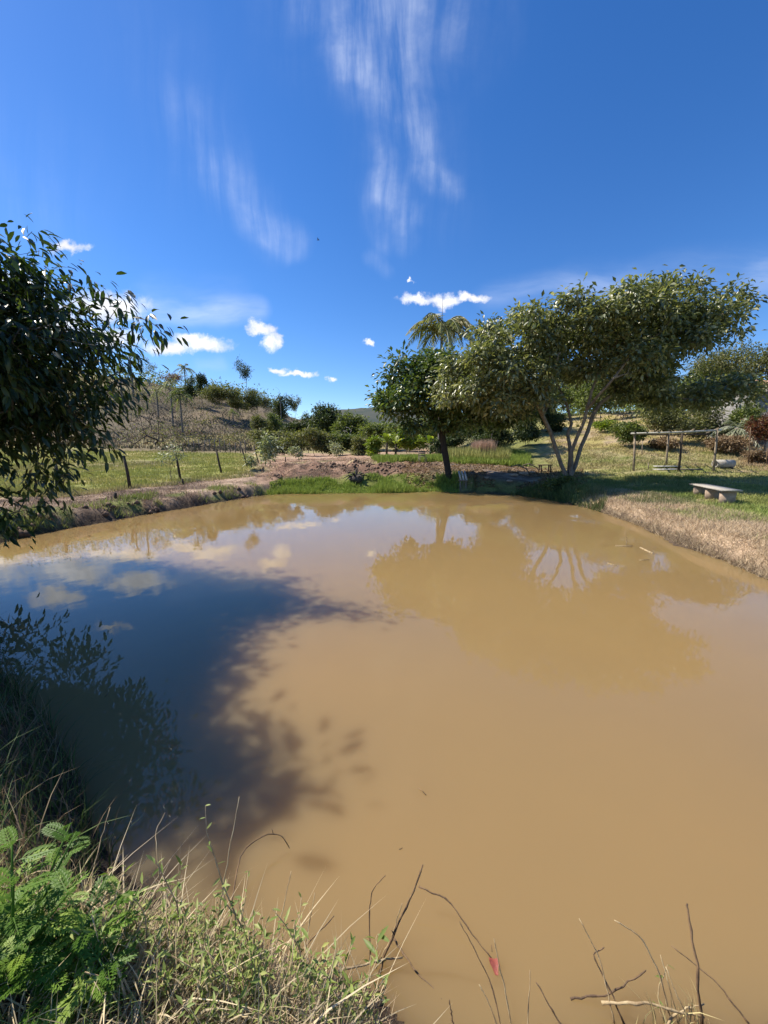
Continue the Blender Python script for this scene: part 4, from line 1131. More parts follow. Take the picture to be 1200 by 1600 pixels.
def stool(label, px, py, w, h, mat, rz=0, splay=.08, name='wooden_bench'):
    b = hit(px, py); root = empty(name, b, label, 'bench'); R = rotz(rz)
    child(MB().box(b + (0, 0, h), (w, .3, .05), R, .004).build('seat', M[mat]), root)
    for x in (-.38, .38):
        for y in (-.1, .1):
            o = MB(); beam(o, b + R @ np.array([x * w, y, h - .027]), b + R @ np.array([x * w + np.sign(x) * splay, y * 1.5, -.05]), .06, .06, (0, 1, 0)); child(o.build('leg', M[mat]), root)


stool('small brown bench on top of the shaded bank between the two bank trees', 788, 721.5, .72, .30, 'brick', .05, -.1)
stool('dark wooden bench in shade just left of the pale stems', 851, 738, .75, .42, 'wood_dark', .1, .0)

# stones and rubble on the shaded slope, one by one
rs = np.random.default_rng(5)
def stone(mat, c, r, name='stone', sq=.6):
    n = 8; V = []; 
    for i in range(5):
        ph = -pi / 2 + pi * i / 4
        for j in range(n):
            th = 2 * pi * j / n; q = r * rs.uniform(.8, 1.15); V.append((c[0] + q * cos(ph) * cos(th), c[1] + q * cos(ph) * sin(th), c[2] + q * sq * sin(ph)))
    F = [(i * n + j, i * n + (j + 1) % n, (i + 1) * n + (j + 1) % n, (i + 1) * n + j) for i in range(4) for j in range(n)]
    return mesh_obj(name, np.array(V), np.array(F), mat)


sl = ['largest pale rubble piece on the shaded bank between the trees', 'flat pale rubble piece left of the largest one', 'small rubble piece nearest the dark bench', 'grey stone low on the shaded bank', 'small stone beside the low grey one', 'pale stone at the bank top near the small brown bench']
for (px, py, r, q), lb in zip([(818, 741, .3, .4), (803, 743, .25, .35), (832, 739, .2, .5), (796, 753, .18, .4), (760, 747, .14, .4), (777, 731, .13, .5)], sl):
    b = hit(px, py); tag(stone(M['brick'], b + (0, 0, r * .1), r, sq=q), lb, 'stone')
b = hit(825, 742)
for (px, py, lb) in [(812, 739, 'broken pale branch lying on rubble, left one'), (829, 737, 'broken pale branch lying on rubble, right one')]:
    b = hit(px, py) + (0, 0, .25); tag(MB().tube([b + (-.5, 0, .1), b + (-.1, .05, .2), b + (.35, 0, -.02), b + (.5, 0, -.2)], [.03, .04, .035, .02], 6).build('branch', M['bark_pale'], None, True), lb, 'branch')

# uprooted black root clump in the lush grass, and earth clods
def root_clump():
    b = hit(557, 752); root = empty('root_clump', b, 'black uprooted root clump lying in the lush grass at the far edge', 'stump')
    o = stone(M['char'], b + (0, 0, .1), .42, 'stump_body', .5); child(o, root)
    for i in range(14):
        a = rs.uniform(0, 2 * pi); e = rs.uniform(.1, 1.2); L = rs.uniform(.4, .8); d_ = np.array([cos(a) * cos(e), sin(a) * cos(e), sin(e)])
        child(MB().tube([b + (0, 0, .15), b + d_ * L * .6 + (0, 0, .15), b + d_ * L + rs.normal(0, .08, 3)], [.06, .04, .012], 5).build('root', M['char'], None, True), root)


root_clump()

# ================================================================== HOUSE
def house():
    d = 34.0; z0 = at(1180, 33)[2] - .8
    x0 = U(1168, 640, d)[0]; x1 = x0 + 11; y0 = d; y1 = d + 4; ze = U(1180, 602, d - .7)[2]
    root = empty('house', (x0, y0, z0), 'plain grey house with a tiled roof edge half hidden at the right', 'house')
    child(MB().box(((x0 + x1) / 2, (y0 + y1) / 2, (z0 + ze - .12) / 2), (x1 - x0, y1 - y0, ze - .12 - z0)).build('wall', M['wall']), root)
    ov = .7; zr = ze + .75; ym = (y0 + y1) / 2
    A = [(x0 - ov, y0 - ov, ze), (x1 + ov, y0 - ov, ze), (x1 + ov, ym, zr), (x0 - ov, ym, zr), (x1 + ov, y1 + ov, ze), (x0 - ov, y1 + ov, ze)]
    V = A + [(p[0], p[1], p[2] - .14) for p in A]
    F = [(0, 1, 2, 3), (3, 2, 4, 5), (6, 9, 8, 7), (9, 11, 10, 8), (0, 6, 7, 1), (5, 4, 10, 11), (0, 3, 9, 6), (3, 5, 11, 9), (1, 7, 8, 2), (2, 8, 10, 4)]
    rf = MB().add(V, F).build('roof', M['tile']); child(rf, root)
    mb = MB(); n = 52
    for i in range(n):
        x = x0 - ov + (i + .5) * (x1 - x0 + 2 * ov) / n
        mb.tube([(x, y0 - ov - .06, ze + .03), (x, ym, zr + .08)], .1, 6)
    t = mb.build('tile_rows', M['tile'], None, True); t.parent = rf; t['kind'] = 'stuff'
    wl = tag(MB().box((U(1208, 690, 27)[0] + 1.2, 27.2, U(1200, 697, 27)[2] + .0), (3.0, .2, .9)).build('garden_wall', M['white_wall']), 'low pale garden wall at the right edge below the house', 'wall')


house()
for o in COL.objects:
    pass

# fallen brush heap at the pasture edge
def brush_heap(label, px, py, w, h, n=40):
    b = hit(px, py); root = empty('brush_heap', b, label, 'brush heap')
    mb = MB()
    for i in range(n):
        c = b + (rs.uniform(-.5, .5) * w, rs.uniform(-.3, .3) * w * .5, rs.uniform(0, 1) * h * .6); d_ = rs.normal(0, 1, 3) * (w * .2, w * .1, h * .25)
        mb.tube([c - d_, c + d_], .04, 4)
    tag(child(mb.build('sticks', M['char']), root), kind='stuff')


brush_heap('dark heap of cut brush at the foot of the hill behind the pasture', 299, 697.5, 2.6, .7)
brush_heap('small dark brush pile alone in the pasture', 303, 706, .6, .35, 12)

# ================================================================== GROUND COVER
def scatter(n, x0, x1, y0, y1, cond, power=1.0):
    """random ground points; density falls with distance when power < 1"""
    f = RNG.uniform(0, 1, n); Y = y0 + (y1 - y0) * f ** (1 / power) if power != 1 else y0 + (y1 - y0) * f
    u = RNG.uniform(x0, x1, n); X = (u - 600) / 600 * Y; w_ = (x1 - x0) * .12
    soft = np.minimum(sstep(u, x0, x0 + w_), 1 - sstep(u, x1 - w_, x1)) * np.minimum(sstep(Y, y0, y0 + (y1 - y0) * .06), 1 - sstep(Y, y1 - (y1 - y0) * .15, y1))
    ok = soft + .0 > fbm(X, Y, .9, 301, 3) * .8; u = u[ok]; X = X[ok]; Y = Y[ok]
    k = cond(X, Y); X = X[k]; Y = Y[k]; return np.stack([X, Y, zt(X, Y)], 1)


def patchy(P, thr, scale=.8, seed=90, soft=.12):
    n = fbm(P[:, 0], P[:, 1], scale, seed, 4); return P[n + RNG.uniform(-soft, soft, len(n)) > thr]


def colfor(P, var=.25, tint=None, mixf=0.0):
    C = ground_colour(P[:, 0], P[:, 1]) * RNG.uniform(1 - var, 1 + var * 1.3, (len(P), 1))
    if tint is not None: C = C * (1 - mixf) + np.array(tint)[None] * mixf * RNG.uniform(.7, 1.3, (len(P), 1))
    return C


parts = []
# pasture and lawn: short blades
P = patchy(scatter(90000, -60, 420, 12, 56, lambda x, y: sdf(x, y) > 3.6, .75), .42)
parts.append(blades(P, RNG.uniform(.06, .2, len(P)) * (1 + P[:, 1] * .01), .02 + P[:, 1] * .0012, colfor(P, .3, (.36, .36, .09), .55), .6))
P = patchy(scatter(90000, 850, 1300, 7, 34, lambda x, y: sdf(x, y) > 1.6, .8), .42, 1.2)
parts.append(blades(P, RNG.uniform(.04, .13, len(P)), .014 + P[:, 1] * .0012, colfor(P, .3, (.30, .31, .09), .5), .7))
# left bank tufts
P = patchy(scatter(60000, -40, 440, 8, 19, lambda x, y: (sdf(x, y) > .05) & (sdf(x, y) < 1.3)), .56, 1.3)
parts.append(blades(P, RNG.uniform(.08, .24, len(P)), .03, colfor(P, .3, (.26, .31, .07), .75), .8))
# lush grass at the far edge
P = scatter(90000, 405, 735, 15, 24, lambda x, y: (sdf(x, y) > -.15) & (sdf(x, y) + (fbm(x, y, .9, 59, 3) - .5) * 2.4 < 1.3))
parts.append(blades(P, RNG.uniform(.10, .36, len(P)) * np.clip(fbm(P[:, 0], P[:, 1], .9, 63, 3) * 3.2 - .7, .25, 1.5), .04, colfor(P, .45, (.26, .33, .055), .95), .8))
def greenish(x, y):
    c_ = ground_colour(x, y); return c_[:, 1] > c_[:, 0] * 1.22
P = scatter(60000, 380, 800, 16, 27, lambda x, y: greenish(x, y) & (sdf(x, y) > .8))
parts.append(blades(P, RNG.uniform(.08, .26, len(P)), .045, colfor(P, .45, (.25, .32, .055), .95), .8))
P = scatter(50000, 560, 840, 25, 36, lambda x, y: (pxc(x, y) + (y - 26) * 1.0 > 590) & (pxc(x, y) + (y - 26) * 8 < 860))
parts.append(blades(P, RNG.uniform(.2, .55, len(P)), .06, colfor(P, .35, (.25, .32, .055), .95), .6))
# bank grass in front of the shaded slope and at the water under the spreading tree
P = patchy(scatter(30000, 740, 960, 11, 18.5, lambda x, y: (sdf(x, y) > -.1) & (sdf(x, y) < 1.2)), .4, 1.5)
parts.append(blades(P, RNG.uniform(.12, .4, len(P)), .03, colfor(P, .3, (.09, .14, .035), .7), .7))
P = patchy(scatter(40000, 850, 1100, 11, 20, lambda x, y: (sdf(x, y) > .8)), .42, 1.5)
parts.append(blades(P, RNG.uniform(.06, .18, len(P)), .025, colfor(P, .3, (.12, .18, .04), .7), .7))
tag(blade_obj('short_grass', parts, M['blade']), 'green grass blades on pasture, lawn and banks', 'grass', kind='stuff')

# straw: dry litter on the right bank, left bank and far plateau
parts = []
P = scatter(120000, 890, 1320, 4.5, 16, lambda x, y: (sdf(x, y) > -.06) & (sdf(x, y) < 3.0 - 1.2 * fbm(x, y, .35, 41, 4)), .9)
parts.append(blades(P, RNG.uniform(.08, .30, len(P)), .008 + P[:, 1] * .0006, colfor(P, .45, (.54, .42, .26), .6), 1.0, .55))
Pg = patchy(scatter(50000, 900, 1320, 4.5, 14, lambda x, y: (sdf(x, y) > .7) & (sdf(x, y) < 3.6)), .53, .9)
parts.append(blades(Pg, RNG.uniform(.08, .26, len(Pg)), .010 + Pg[:, 1] * .0006, colfor(Pg, .35, (.24, .30, .07), .85), .9, .7))
P = patchy(scatter(60000, -40, 440, 8, 20, lambda x, y: (sdf(x, y) > .1) & (sdf(x, y) < 5), .9), .40, .7)
parts.append(blades(P, RNG.uniform(.05, .2, len(P)), .012 + P[:, 1] * .0006, colfor(P, .45, (.38, .27, .18), .4), 1.0, .5))
P = patchy(scatter(50000, 380, 700, 18.5, 40, lambda x, y: sdf(x, y) > 2.0, .8), .42, .9)
parts.append(blades(P, RNG.uniform(.06, .22, len(P)), .02 + P[:, 1] * .0008, colfor(P, .5, (.50, .36, .24), .5), 1.0, .5))
P = patchy(scatter(60000, 830, 1260, 22, 46, lambda x, y: y > 0, .8), .45, .6)
parts.append(blades(P, RNG.uniform(.1, .34, len(P)), .02 + P[:, 1] * .0008, colfor(P, .4, (.42, .32, .17), .5), .9, .7))
P = patchy(scatter(16000, 690, 800, 26, 34, lambda x, y: y > 0), .45, .5)          # tall golden grass behind the bank
parts.append(blades(P, RNG.uniform(.5, 1.15, len(P)), .045, colfor(P, .3, (.40, .38, .12), .8), .35))
P = scatter(5000, 736, 772, 30, 34, lambda x, y: y > 0)                              # pinkish plumes
parts.append(blades(P, RNG.uniform(.9, 1.6, len(P)), .05, colfor(P, .2, (.50, .33, .24), .95), .3))
tag(blade_obj('dry_straw', parts, M['straw']), 'dry straw and golden grass on the banks and slope', 'dry grass', kind='stuff')

# fallen leaves under the two bank trees
P = scatter(16000, 615, 930, 16.5, 27, lambda x, y: (sdf(x, y) > .5) & (sdf(x, y) < 8) & (fbm(x, y, .5, 77) > .36))
D = RNG.normal(0, 1, P.shape); D[:, 2] *= .25
V, F, k = leaf_mesh(P + (0, 0, .02), D, RNG.uniform(.08, .17, len(P)), RNG.uniform(.05, .1, len(P)), .3)
tag(mesh_obj('fallen_leaves', V, F, M['leaf_dry'], None, {'v': np.repeat(RNG.uniform(0, 1, len(P)), k)}), 'brown fallen leaves on the bank beneath the two trees', 'fallen leaves', kind='stuff')

# clods and roots on the cut earth
mbv = []; mbf = []; nn = 0
P = patchy(scatter(1500, 380, 700, 18.3, 26, lambda x, y: sdf(x, y) > 1.6), .5, .6)
P = np.concatenate([P, patchy(scatter(1400, -20, 430, 8, 18, lambda x, y: (sdf(x, y) > .0) & (sdf(x, y) < .6)), .4, .6)])
ico = np.array([(0, 0, 1), (.9, 0, .2), (.2, .9, .1), (-.8, .3, .2), (-.3, -.9, .1), (.5, -.6, .3), (0, 0, -.6)]); icf = np.array([(0, 1, 2), (0, 2, 3), (0, 3, 4), (0, 4, 5), (0, 5, 1), (6, 2, 1), (6, 3, 2), (6, 4, 3), (6, 5, 4), (6, 1, 5)])
r = RNG.uniform(.04, .16, len(P)); V = P[:, None, :] + ico[None] * r[:, None, None] * RNG.uniform(.7, 1.3, (len(P), 7, 1)); F = (icf[None] + (np.arange(len(P)) * 7)[:, None, None]).reshape(-1, 3)
M['clod'] = plain('earth_clod', (.20, .13, .09), (.09, .06, .042), 5, .95, .6, 30)
tag(mesh_obj('earth_clods', V.reshape(-1, 3), F, M['clod']), 'dark earth clods on the cut far bank', 'earth', kind='stuff')

# scrub on the hill: dry grey-brown brush and olive tufts
P = scatter(30000, -80, 640, 54, 150, lambda x, y: table(x, y) > 2.2, .9)
P = patchy(P, .40, .12, 31)
parts = [blades(P, RNG.uniform(.15, .8, len(P)), RNG.uniform(.08, .25, len(P)), colfor(P, .5, (.26, .21, .155), .6), .8)]
P = patchy(scatter(26000, -80, 640, 54, 150, lambda x, y: table(x, y) > 2.2, .9), .52, .07, 37)
parts.append(blades(P, RNG.uniform(.15, .7, len(P)), RNG.uniform(.1, .4, len(P)), colfor(P, .4, (.11, .12, .06), .7), .7))
P = scatter(8000, 640, 1300, 45, 110, lambda x, y: y > 0)
parts.append(blades(P, RNG.uniform(.15, .5, len(P)), RNG.uniform(.1, .3, len(P)), colfor(P, .4, (.15, .15, .06), .6), .7))
tag(blade_obj('hill_scrub', parts, M['scrub']), 'dry grey brown brush covering the hillside', 'scrub', kind='stuff')
# small low bushes of twigs on hill (leaf puffs)
P = patchy(scatter(900, -60, 620, 58, 140, lambda x, y: table(x, y) > 2.6), .44, .06, 35)
V, F, k, n = leaf_cloud(P + (0, 0, .5), 26, (.7, .7, .45), .38, .5, 0)
tag(mesh_obj('hill_bushes', V, F, M['leaf_olive'], None, {'v': np.repeat(RNG.uniform(0, 1, n), k)}), 'low olive bushes dotted over the hillside', 'bushes', kind='stuff')
P = patchy(scatter(3600, -60, 620, 56, 130, lambda x, y: table(x, y) > 2.6), .46, .06, 36)
V, F, k, n = leaf_cloud(P + (0, 0, .25), 16, (.7, .7, .28), .3, .3, -.4)
tag(mesh_obj('hill_brambles', V, F, M['leaf_dry'], None, {'v': np.repeat(RNG.uniform(0, .6, n), k)}), 'low dry brambles dotted over the hillside', 'brambles', kind='stuff')
# woods beyond the ridge and on the far right, reading as one mass
P = np.concatenate([scatter(420, 470, 1300, 80, 150, lambda x, y: y > 0), scatter(200, -100, 470, 128, 150, lambda x, y: y > 0)])
V, F, k, n = leaf_cloud(P + (0, 0, 2.0), 50, (1.9, 1.9, 1.5), .8, .55, 0)
tag(mesh_obj('far_woodland', V, F, M['leaf_mid'], None, {'v': np.repeat(RNG.uniform(0, 1, n), k)}), 'far off mixed woodland behind the bushes', 'woodland', kind='stuff')

# ================================================================== NEAR BANK
def near_pts(n, poly_px, z=.3):
    """random points over a patch of the near bank given by picture corners"""
    Q_ = np.array([G(a, b, z)[:2] for a, b in poly_px]); lo = Q_.min(0); hi = Q_.max(0); out = []
    p = RNG.uniform(lo, hi, (n * 6, 2)); ins = np.zeros(len(p), bool)
    for i in range(len(Q_)):
        a = Q_[i]; b = Q_[(i + 1) % len(Q_)]; ins ^= ((a[1] > p[:, 1]) != (b[1] > p[:, 1])) & (p[:, 0] < (b[0] - a[0]) * (p[:, 1] - a[1]) / (b[1] - a[1] + 1e-12) + a[0])
    p = p[ins][:n]; return np.concatenate([p, zt(p[:, 0], p[:, 1])[:, None]], 1)


parts = []
PB = near_pts(4200, [(-100, 1500), (150, 1440), (330, 1500), (480, 1560), (580, 1620), (640, 1760), (200, 1900), (-200, 1800)], .1)
PB = PB[sdf(PB[:, 0], PB[:, 1]) > -.03]
cs = np.where(RNG.uniform(0, 1, (len(PB), 1)) < .68, np.array([[.55, .44, .26]]), np.array([[.25, .30, .08]])) * RNG.uniform(.55, 1.35, (len(PB), 1))
parts.append(blades(PB, RNG.uniform(.06, .26, len(PB)) * RNG.uniform(.5, 1.1, len(PB)), RNG.uniform(.003, .007, len(PB)), cs, .9, .75, 4))
P2 = near_pts(6500, [(150, 1500), (330, 1490), (480, 1550), (590, 1620), (640, 1760), (300, 1800), (120, 1700)], .1); P2 = P2[sdf(P2[:, 0], P2[:, 1]) > -.03]
cs = np.where(RNG.uniform(0, 1, (len(P2), 1)) < .75, np.array([[.58, .45, .29]]), np.array([[.30, .20, .12]])) * RNG.uniform(.5, 1.35, (len(P2), 1))
parts.append(blades(P2, RNG.uniform(.04, .16, len(P2)), RNG.uniform(.002, .005, len(P2)), cs, 1.3, .5, 3))
P6 = near_pts(520, [(150, 1490), (330, 1480), (480, 1540), (590, 1610), (640, 1760), (300, 1800), (60, 1650)], .1)
cs = np.array([[.62, .51, .32]]) * RNG.uniform(.5, 1.25, (len(P6), 1)); parts.append(blades(P6 + (0, 0, .02), RNG.uniform(.12, .38, len(P6)), RNG.uniform(.005, .010, len(P6)), cs, 1.2, .45, 4))
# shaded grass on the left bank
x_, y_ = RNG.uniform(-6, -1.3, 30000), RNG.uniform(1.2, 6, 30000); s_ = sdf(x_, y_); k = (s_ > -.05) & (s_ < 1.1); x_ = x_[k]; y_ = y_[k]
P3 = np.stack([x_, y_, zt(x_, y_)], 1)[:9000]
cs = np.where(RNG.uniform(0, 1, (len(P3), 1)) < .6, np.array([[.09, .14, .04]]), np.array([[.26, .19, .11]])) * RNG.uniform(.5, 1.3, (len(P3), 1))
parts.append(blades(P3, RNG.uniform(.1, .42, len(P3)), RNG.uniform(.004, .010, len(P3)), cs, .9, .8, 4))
# right-hand tuft just in front of the feet, and general cover around the viewer
x_, y_ = RNG.uniform(-4, 5, 30000), RNG.uniform(-2.5, 1.2, 30000); s_ = sdf(x_, y_); k = (s_ > 0.02) & (np.hypot(x_, y_) > .5); x_ = x_[k]; y_ = y_[k]; P4 = np.stack([x_, y_, zt(x_, y_)], 1)[:6000]
cs = np.where(RNG.uniform(0, 1, (len(P4), 1)) < .6, np.array([[.42, .32, .18]]), np.array([[.2, .26, .07]])) * RNG.uniform(.5, 1.3, (len(P4), 1))
parts.append(blades(P4, RNG.uniform(.05, .2, len(P4)), RNG.uniform(.003, .007, len(P4)), cs, .9, .7, 3))
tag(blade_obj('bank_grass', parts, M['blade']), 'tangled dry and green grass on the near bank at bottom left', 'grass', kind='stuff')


# weeds with small leaves ------------------------------------------------------
def weed(label, px, py, tx, ty, d=None, nleaf=16, ll=.05, mat='leaf_weed', name='leafy_weed', z=None):
    b = G(px, py, .15 if z is None else z); zz = max(gz(b[0], b[1]), 0.0); b = np.array([b[0], b[1], zz])
    t = U(tx, ty, b[1] + RNG.uniform(-.05, .12)); root = empty(name, b, label, 'weed', 'leafy weeds on the near bank')
    f = np.linspace(0, 1, 8)[:, None]; mid_ = RNG.normal(0, .02, 3)
    P = b * (1 - f) + t * f + mid_ * np.sin(f * pi) + RNG.normal(0, .004, (8, 3))
    child(MB().tube(P, .0026 * (1.3 - f[:, 0]), 5).build('stem', M['twig_pale'], None, True), root)
    tt = np.linspace(.15, 1, nleaf); Pi = np.stack([np.interp(tt, f[:, 0], P[:, c]) for c in range(3)], 1)
    a = np.arange(nleaf) * 2.4; D = np.stack([np.cos(a), np.sin(a), RNG.uniform(.0, .9, nleaf)], 1)
    L = ll * RNG.uniform(.6, 1.2, nleaf)
    V, F, k = leaf_mesh(Pi, D, L, L * .26, .2, .15, full=True)
    child(mesh_obj('foliage', V, F, M[mat], None, {'v': np.repeat(RNG.uniform(0, 1, nleaf), k)}), root)


weeds = [(430, 1560, 318, 1258, 'tallest thin weed with a small leaf rosette at its tip, over the dark water'), (300, 1540, 240, 1330, 'leafy weed left of the tallest thin one'), (330, 1560, 285, 1345, 'weed with narrow leaves left of centre in the tangle'),
         (380, 1580, 345, 1385, 'bushy light green weed in the middle of the tangle'), (420, 1590, 372, 1400, 'light green weed right beside the bushy one'), (350, 1600, 330, 1440, 'low light green weed at the heart of the tangle'),
         (470, 1600, 430, 1420, 'weed at the right shoulder of the tangle'), (500, 1610, 470, 1450, 'short weed near the right end of the tangle'), (450, 1620, 400, 1480, 'short leafy weed near the bottom edge'), (530, 1640, 515, 1500, 'small weed at the bottom right of the tangle'),
         (250, 1600, 205, 1400, 'weed between the mugwort and the tangle'), (560, 1640, 548, 1540, 'last small weed before the open water'), (390, 1640, 360, 1500, 'bright weed low in the tangle near the bottom edge')]
for i, (a, b, c, d, lb) in enumerate(weeds): weed(lb, a, b, c, d, nleaf=14 + (i * 5) % 15, ll=.028 + .005 * (i % 4))
# unnamed small weeds as one mass
P5 = near_pts(150, [(170, 1500), (330, 1490), (480, 1550), (590, 1620), (620, 1700), (300, 1760), (150, 1650)], .1); P5 = P5[sdf(P5[:, 0], P5[:, 1]) > -.02]
st = MB(); LP = []; LD = []
for p in P5:
    h = RNG.uniform(.1, .28); t = p + (RNG.normal(0, .05), RNG.normal(0, .04), h); st.tube([p, (p + t) / 2 + RNG.normal(0, .01, 3), t], .0018, 3)
    m_ = 11; f = np.linspace(.2, 1, m_)[:, None]; LP.append(p * (1 - f) + t * f); a = np.arange(m_) * 2.4 + RNG.uniform(0, 6); LD.append(np.stack([np.cos(a), np.sin(a), RNG.uniform(0, 1, m_)], 1))
LP = np.concatenate(LP); LD = np.concatenate(LD); L = RNG.uniform(.015, .038, len(LP)); V, F, k = leaf_mesh(LP, LD, L, L * .3, .2, .1)
um = empty('weed_undergrowth', P5[0], 'dense low undergrowth of small light green weeds in the tangle', 'undergrowth'); um['kind'] = 'stuff'
tag(child(st.build('stems', M['twig_pale']), um), kind='stuff'); tag(child(mesh_obj('foliage', V, F, M['leaf_weed'], None, {'v': np.repeat(RNG.uniform(0, 1, len(LP)), k)}), um), kind='stuff')


# mugwort: feathery lobed leaves, each its own part -------------------------------
def lobed_leaf(L, rs_):
    """a pinnately cut leaf along +X with depth"""
    V = []; F = []
    def lobe(p, d, l, w, lift=0.0):
        d = np.array(d) / np.linalg.norm(d); s = np.array([-d[1], d[0], 0]); n = len(V)
        V.extend([p, p + d * l * .45 - s * w / 2 + (0, 0, .12 * w), p + d * l * .5 + (0, 0, -.05 * w), p + d * l * .45 + s * w / 2 + (0, 0, .12 * w), p + d * l - (0, 0, .12 * l)])
        F.extend([(n, n + 2, n + 1), (n, n + 3, n + 2), (n + 1, n + 2, n + 4), (n + 2, n + 3, n + 4)])
    m = 6
    for i in range(m):
        t = .22 + .66 * i / (m - 1); z = -.22 * L * t * t; p = np.array([L * t, 0, z]); l = L * (.36 - .25 * abs(t - .45) ** 1.1) * (1.05 if i < m - 1 else .8)
        for s in (-1, 1):
            dd = (1.0, s * (1.15 - .5 * t), 0); lobe(p, dd, l, l * .30)
            q = p + norm(np.array(dd, float)) * l * .4
            lobe(q, (1.0, s * .1, 0), l * .45, l * .18); lobe(q, (.5, s * 1.6, 0), l * .45, l * .18)
    lobe(np.array([L * .85, 0, -.2 * L]), (1, 0, 0), L * .22, L * .08)
    n = len(V)
    for i in range(6):
        t = i / 5 * .95; w = .012 * L * (1.3 - t) + .002; V.extend([(L * t, -w, -.22 * L * t * t + .002), (L * t, w, -.22 * L * t * t + .002)])
    for i in range(5): F.append((n + 2 * i, n + 2 * i + 2, n + 2 * i + 3)); F.append((n + 2 * i, n + 2 * i + 3, n + 2 * i + 1))
    return np.array(V), np.array(F)


def mugwort(label, px, py, z, stems, seed, L0=.2):
    rs_ = np.random.default_rng(seed); b = G(px, py, z); b[2] = gz(b[0], b[1]); root = empty('mugwort_plant', b, label, 'plant')
    ms = []
    for i in range(4):
        V, F = lobed_leaf(1.0, rs_); o = mesh_obj('leaf', V, F, M['leaf_fern'], None, {'v': np.full(len(V), .15 + .25 * i)}); ms.append(o.data); bpy.data.objects.remove(o)
    for (dx, dy, h) in stems:
        t = np.array([dx, dy, h * .84]); s = np.linspace(0, 1, 6)[:, None]; P = b + t * s + np.array([dx, dy, 0]) * .3 * (s ** 2 - s)
        child(MB().tube(P, .005 * (1.2 - s[:, 0] * .7), 6).build('stem', M['leaf_fern'], None, True, {'v': np.full(36, .3)}), root)
        for i in range(11):
            f = .2 + .8 * i / 10; p = np.array([np.interp(f, s[:, 0], P[:, c]) for c in range(3)]); a = i * 2.4 + rs_.uniform(-.3, .3); el = rs_.uniform(.1, .9) if i < 10 else 1.1
            o = bpy.data.objects.new('leaf', ms[rs_.integers(0, 4)]); COL.objects.link(o); o.parent = root; o.location = [float(c) for c in (p - b)]
            o.rotation_euler = (rs_.uniform(-.3, .3), -el * .6, a); o.scale = (float(L0 * rs_.uniform(.7, 1.25) * (1.15 - .35 * f)),) * 3


mugwort('bright green mugwort plant with feathery cut leaves at the bottom left corner', 30, 1560, .35, [(.05, .0, .42), (-.05, .1, .42), (.2, .02, .34), (-.2, -.02, .36), (.1, .16, .38), (.02, -.15, .3), (.3, .1, .2), (-.1, -.1, .28), (.12, -.08, .24), (-.3, .1, .3), (.0, .25, .3)], 3, .108)
mugwort('smaller darker mugwort plant below the bright one', 120, 1620, .3, [(.03, .06, .2), (.12, .0, .16), (-.1, 0, .2)], 8, .13)


# dry stems, twigs standing in or lying on the water ------------------------------------
def stem(label, pts, r=.0035, mat='twig_pale', name='dry_reed', cat='reed', side=None):
    """pts: (px,py,z) world heights above the water"""
    P = np.array([G(a, b, c) for a, b, c in pts]); n = 14; r = r * .72; s = np.linspace(0, 1, len(P)); q = np.linspace(0, 1, n)
    # smooth interpolation
    PP = np.stack([np.interp(q, s, P[:, c]) for c in range(3)], 1); PP[1:-1] = (PP[:-2] + PP[1:-1] * 2 + PP[2:]) / 4
    PP += RNG.normal(0, r * .5, PP.shape)
    rr = r * (1.1 - .5 * q); rr[::4] *= 1.35
    mb = MB().tube(PP, rr, 6)
    for (i, dx, dz, l) in (side or []):
        p = PP[i]; mb.tube([p, p + np.array([dx, .01, dz]) * l * .6, p + np.array([dx * 1.2, .02, dz * .8]) * l], [r * .6, r * .5, r * .25], 4)
    return tag(mb.build(name, M[mat], None, True), label, cat)


# single stems by the tangle (heights chosen so that feet stand on bank or water)
stem('straight pale stem standing above the middle of the tangle', [(335, 1480, .25), (348, 1385, .45), (364, 1300, .6), (374, 1245, .7)], .0028)
stem('thin forked dry stem curving over the dark water left of the tangle', [(130, 1440, .3), (150, 1340, .45), (172, 1262, .55)], .0028)
stem('bent brown twig arching over water right of the straight pale stem', [(360, 1420, .1), (375, 1330, .12), (415, 1302, .1), (440, 1304, .08), (452, 1325, .02)], .004, 'twig', side=[(8, -.1, .6, .06)])
stem('dry stem leaning left of the straight pale stem', [(262, 1470, .2), (246, 1345, .45), (242, 1300, .5), (258, 1270, .52)], .0025)
stem('pale leaning stem at the right shoulder of the tangle', [(415, 1500, .2), (440, 1430, .3), (455, 1360, .38)], .0028)
stem('dark dry stem slanting right out of the tangle', [(440, 1530, .1), (475, 1480, .2), (522, 1432, .28)], .0035, 'twig')
stem('slim upright stem right of the tangle', [(470, 1520, .1), (480, 1460, .2), (492, 1395, .3)], .0026)
# the forked twig at the centre bottom
stem('tall dark knobbly twig rising from the water at bottom centre', [(592, 1520, 0), (605, 1480, .08), (625, 1440, .18), (645, 1395, .3), (660, 1352, .4)], .006, 'twig', 'twig', 'twig', side=[(5, -.2, .5, .05), (9, .2, .4, .04)])
stem('pale stem beside the tall knobbly twig', [(594, 1500, .02), (612, 1465, .12), (628, 1412, .25)], .003)
stem('hooked brown stem left of the tall knobbly twig', [(578, 1500, 0), (577, 1420, .12), (582, 1390, .2), (602, 1368, .24)], .0035, 'twig')
stem('long brown stalk curving down right into the water towards the red leaf', [(655, 1385, .1), (700, 1405, .08), (735, 1455, .04), (770, 1500, 0)], .0042, 'twig')
stem('submerged brown stalk running right from the tall knobbly twig', [(615, 1465, .02), (640, 1505, .005), (690, 1560, -.004)], .005, 'twig')
stem('pale leaning branch lying from the tangle to the knobbly twig', [(480, 1540, .1), (540, 1515, .07), (590, 1500, .05), (630, 1498, .03)], .0065, 'twig_pale', 'dry_branch', 'branch', side=[(4, -.5, .3, .08), (8, .4, -.2, .08)])
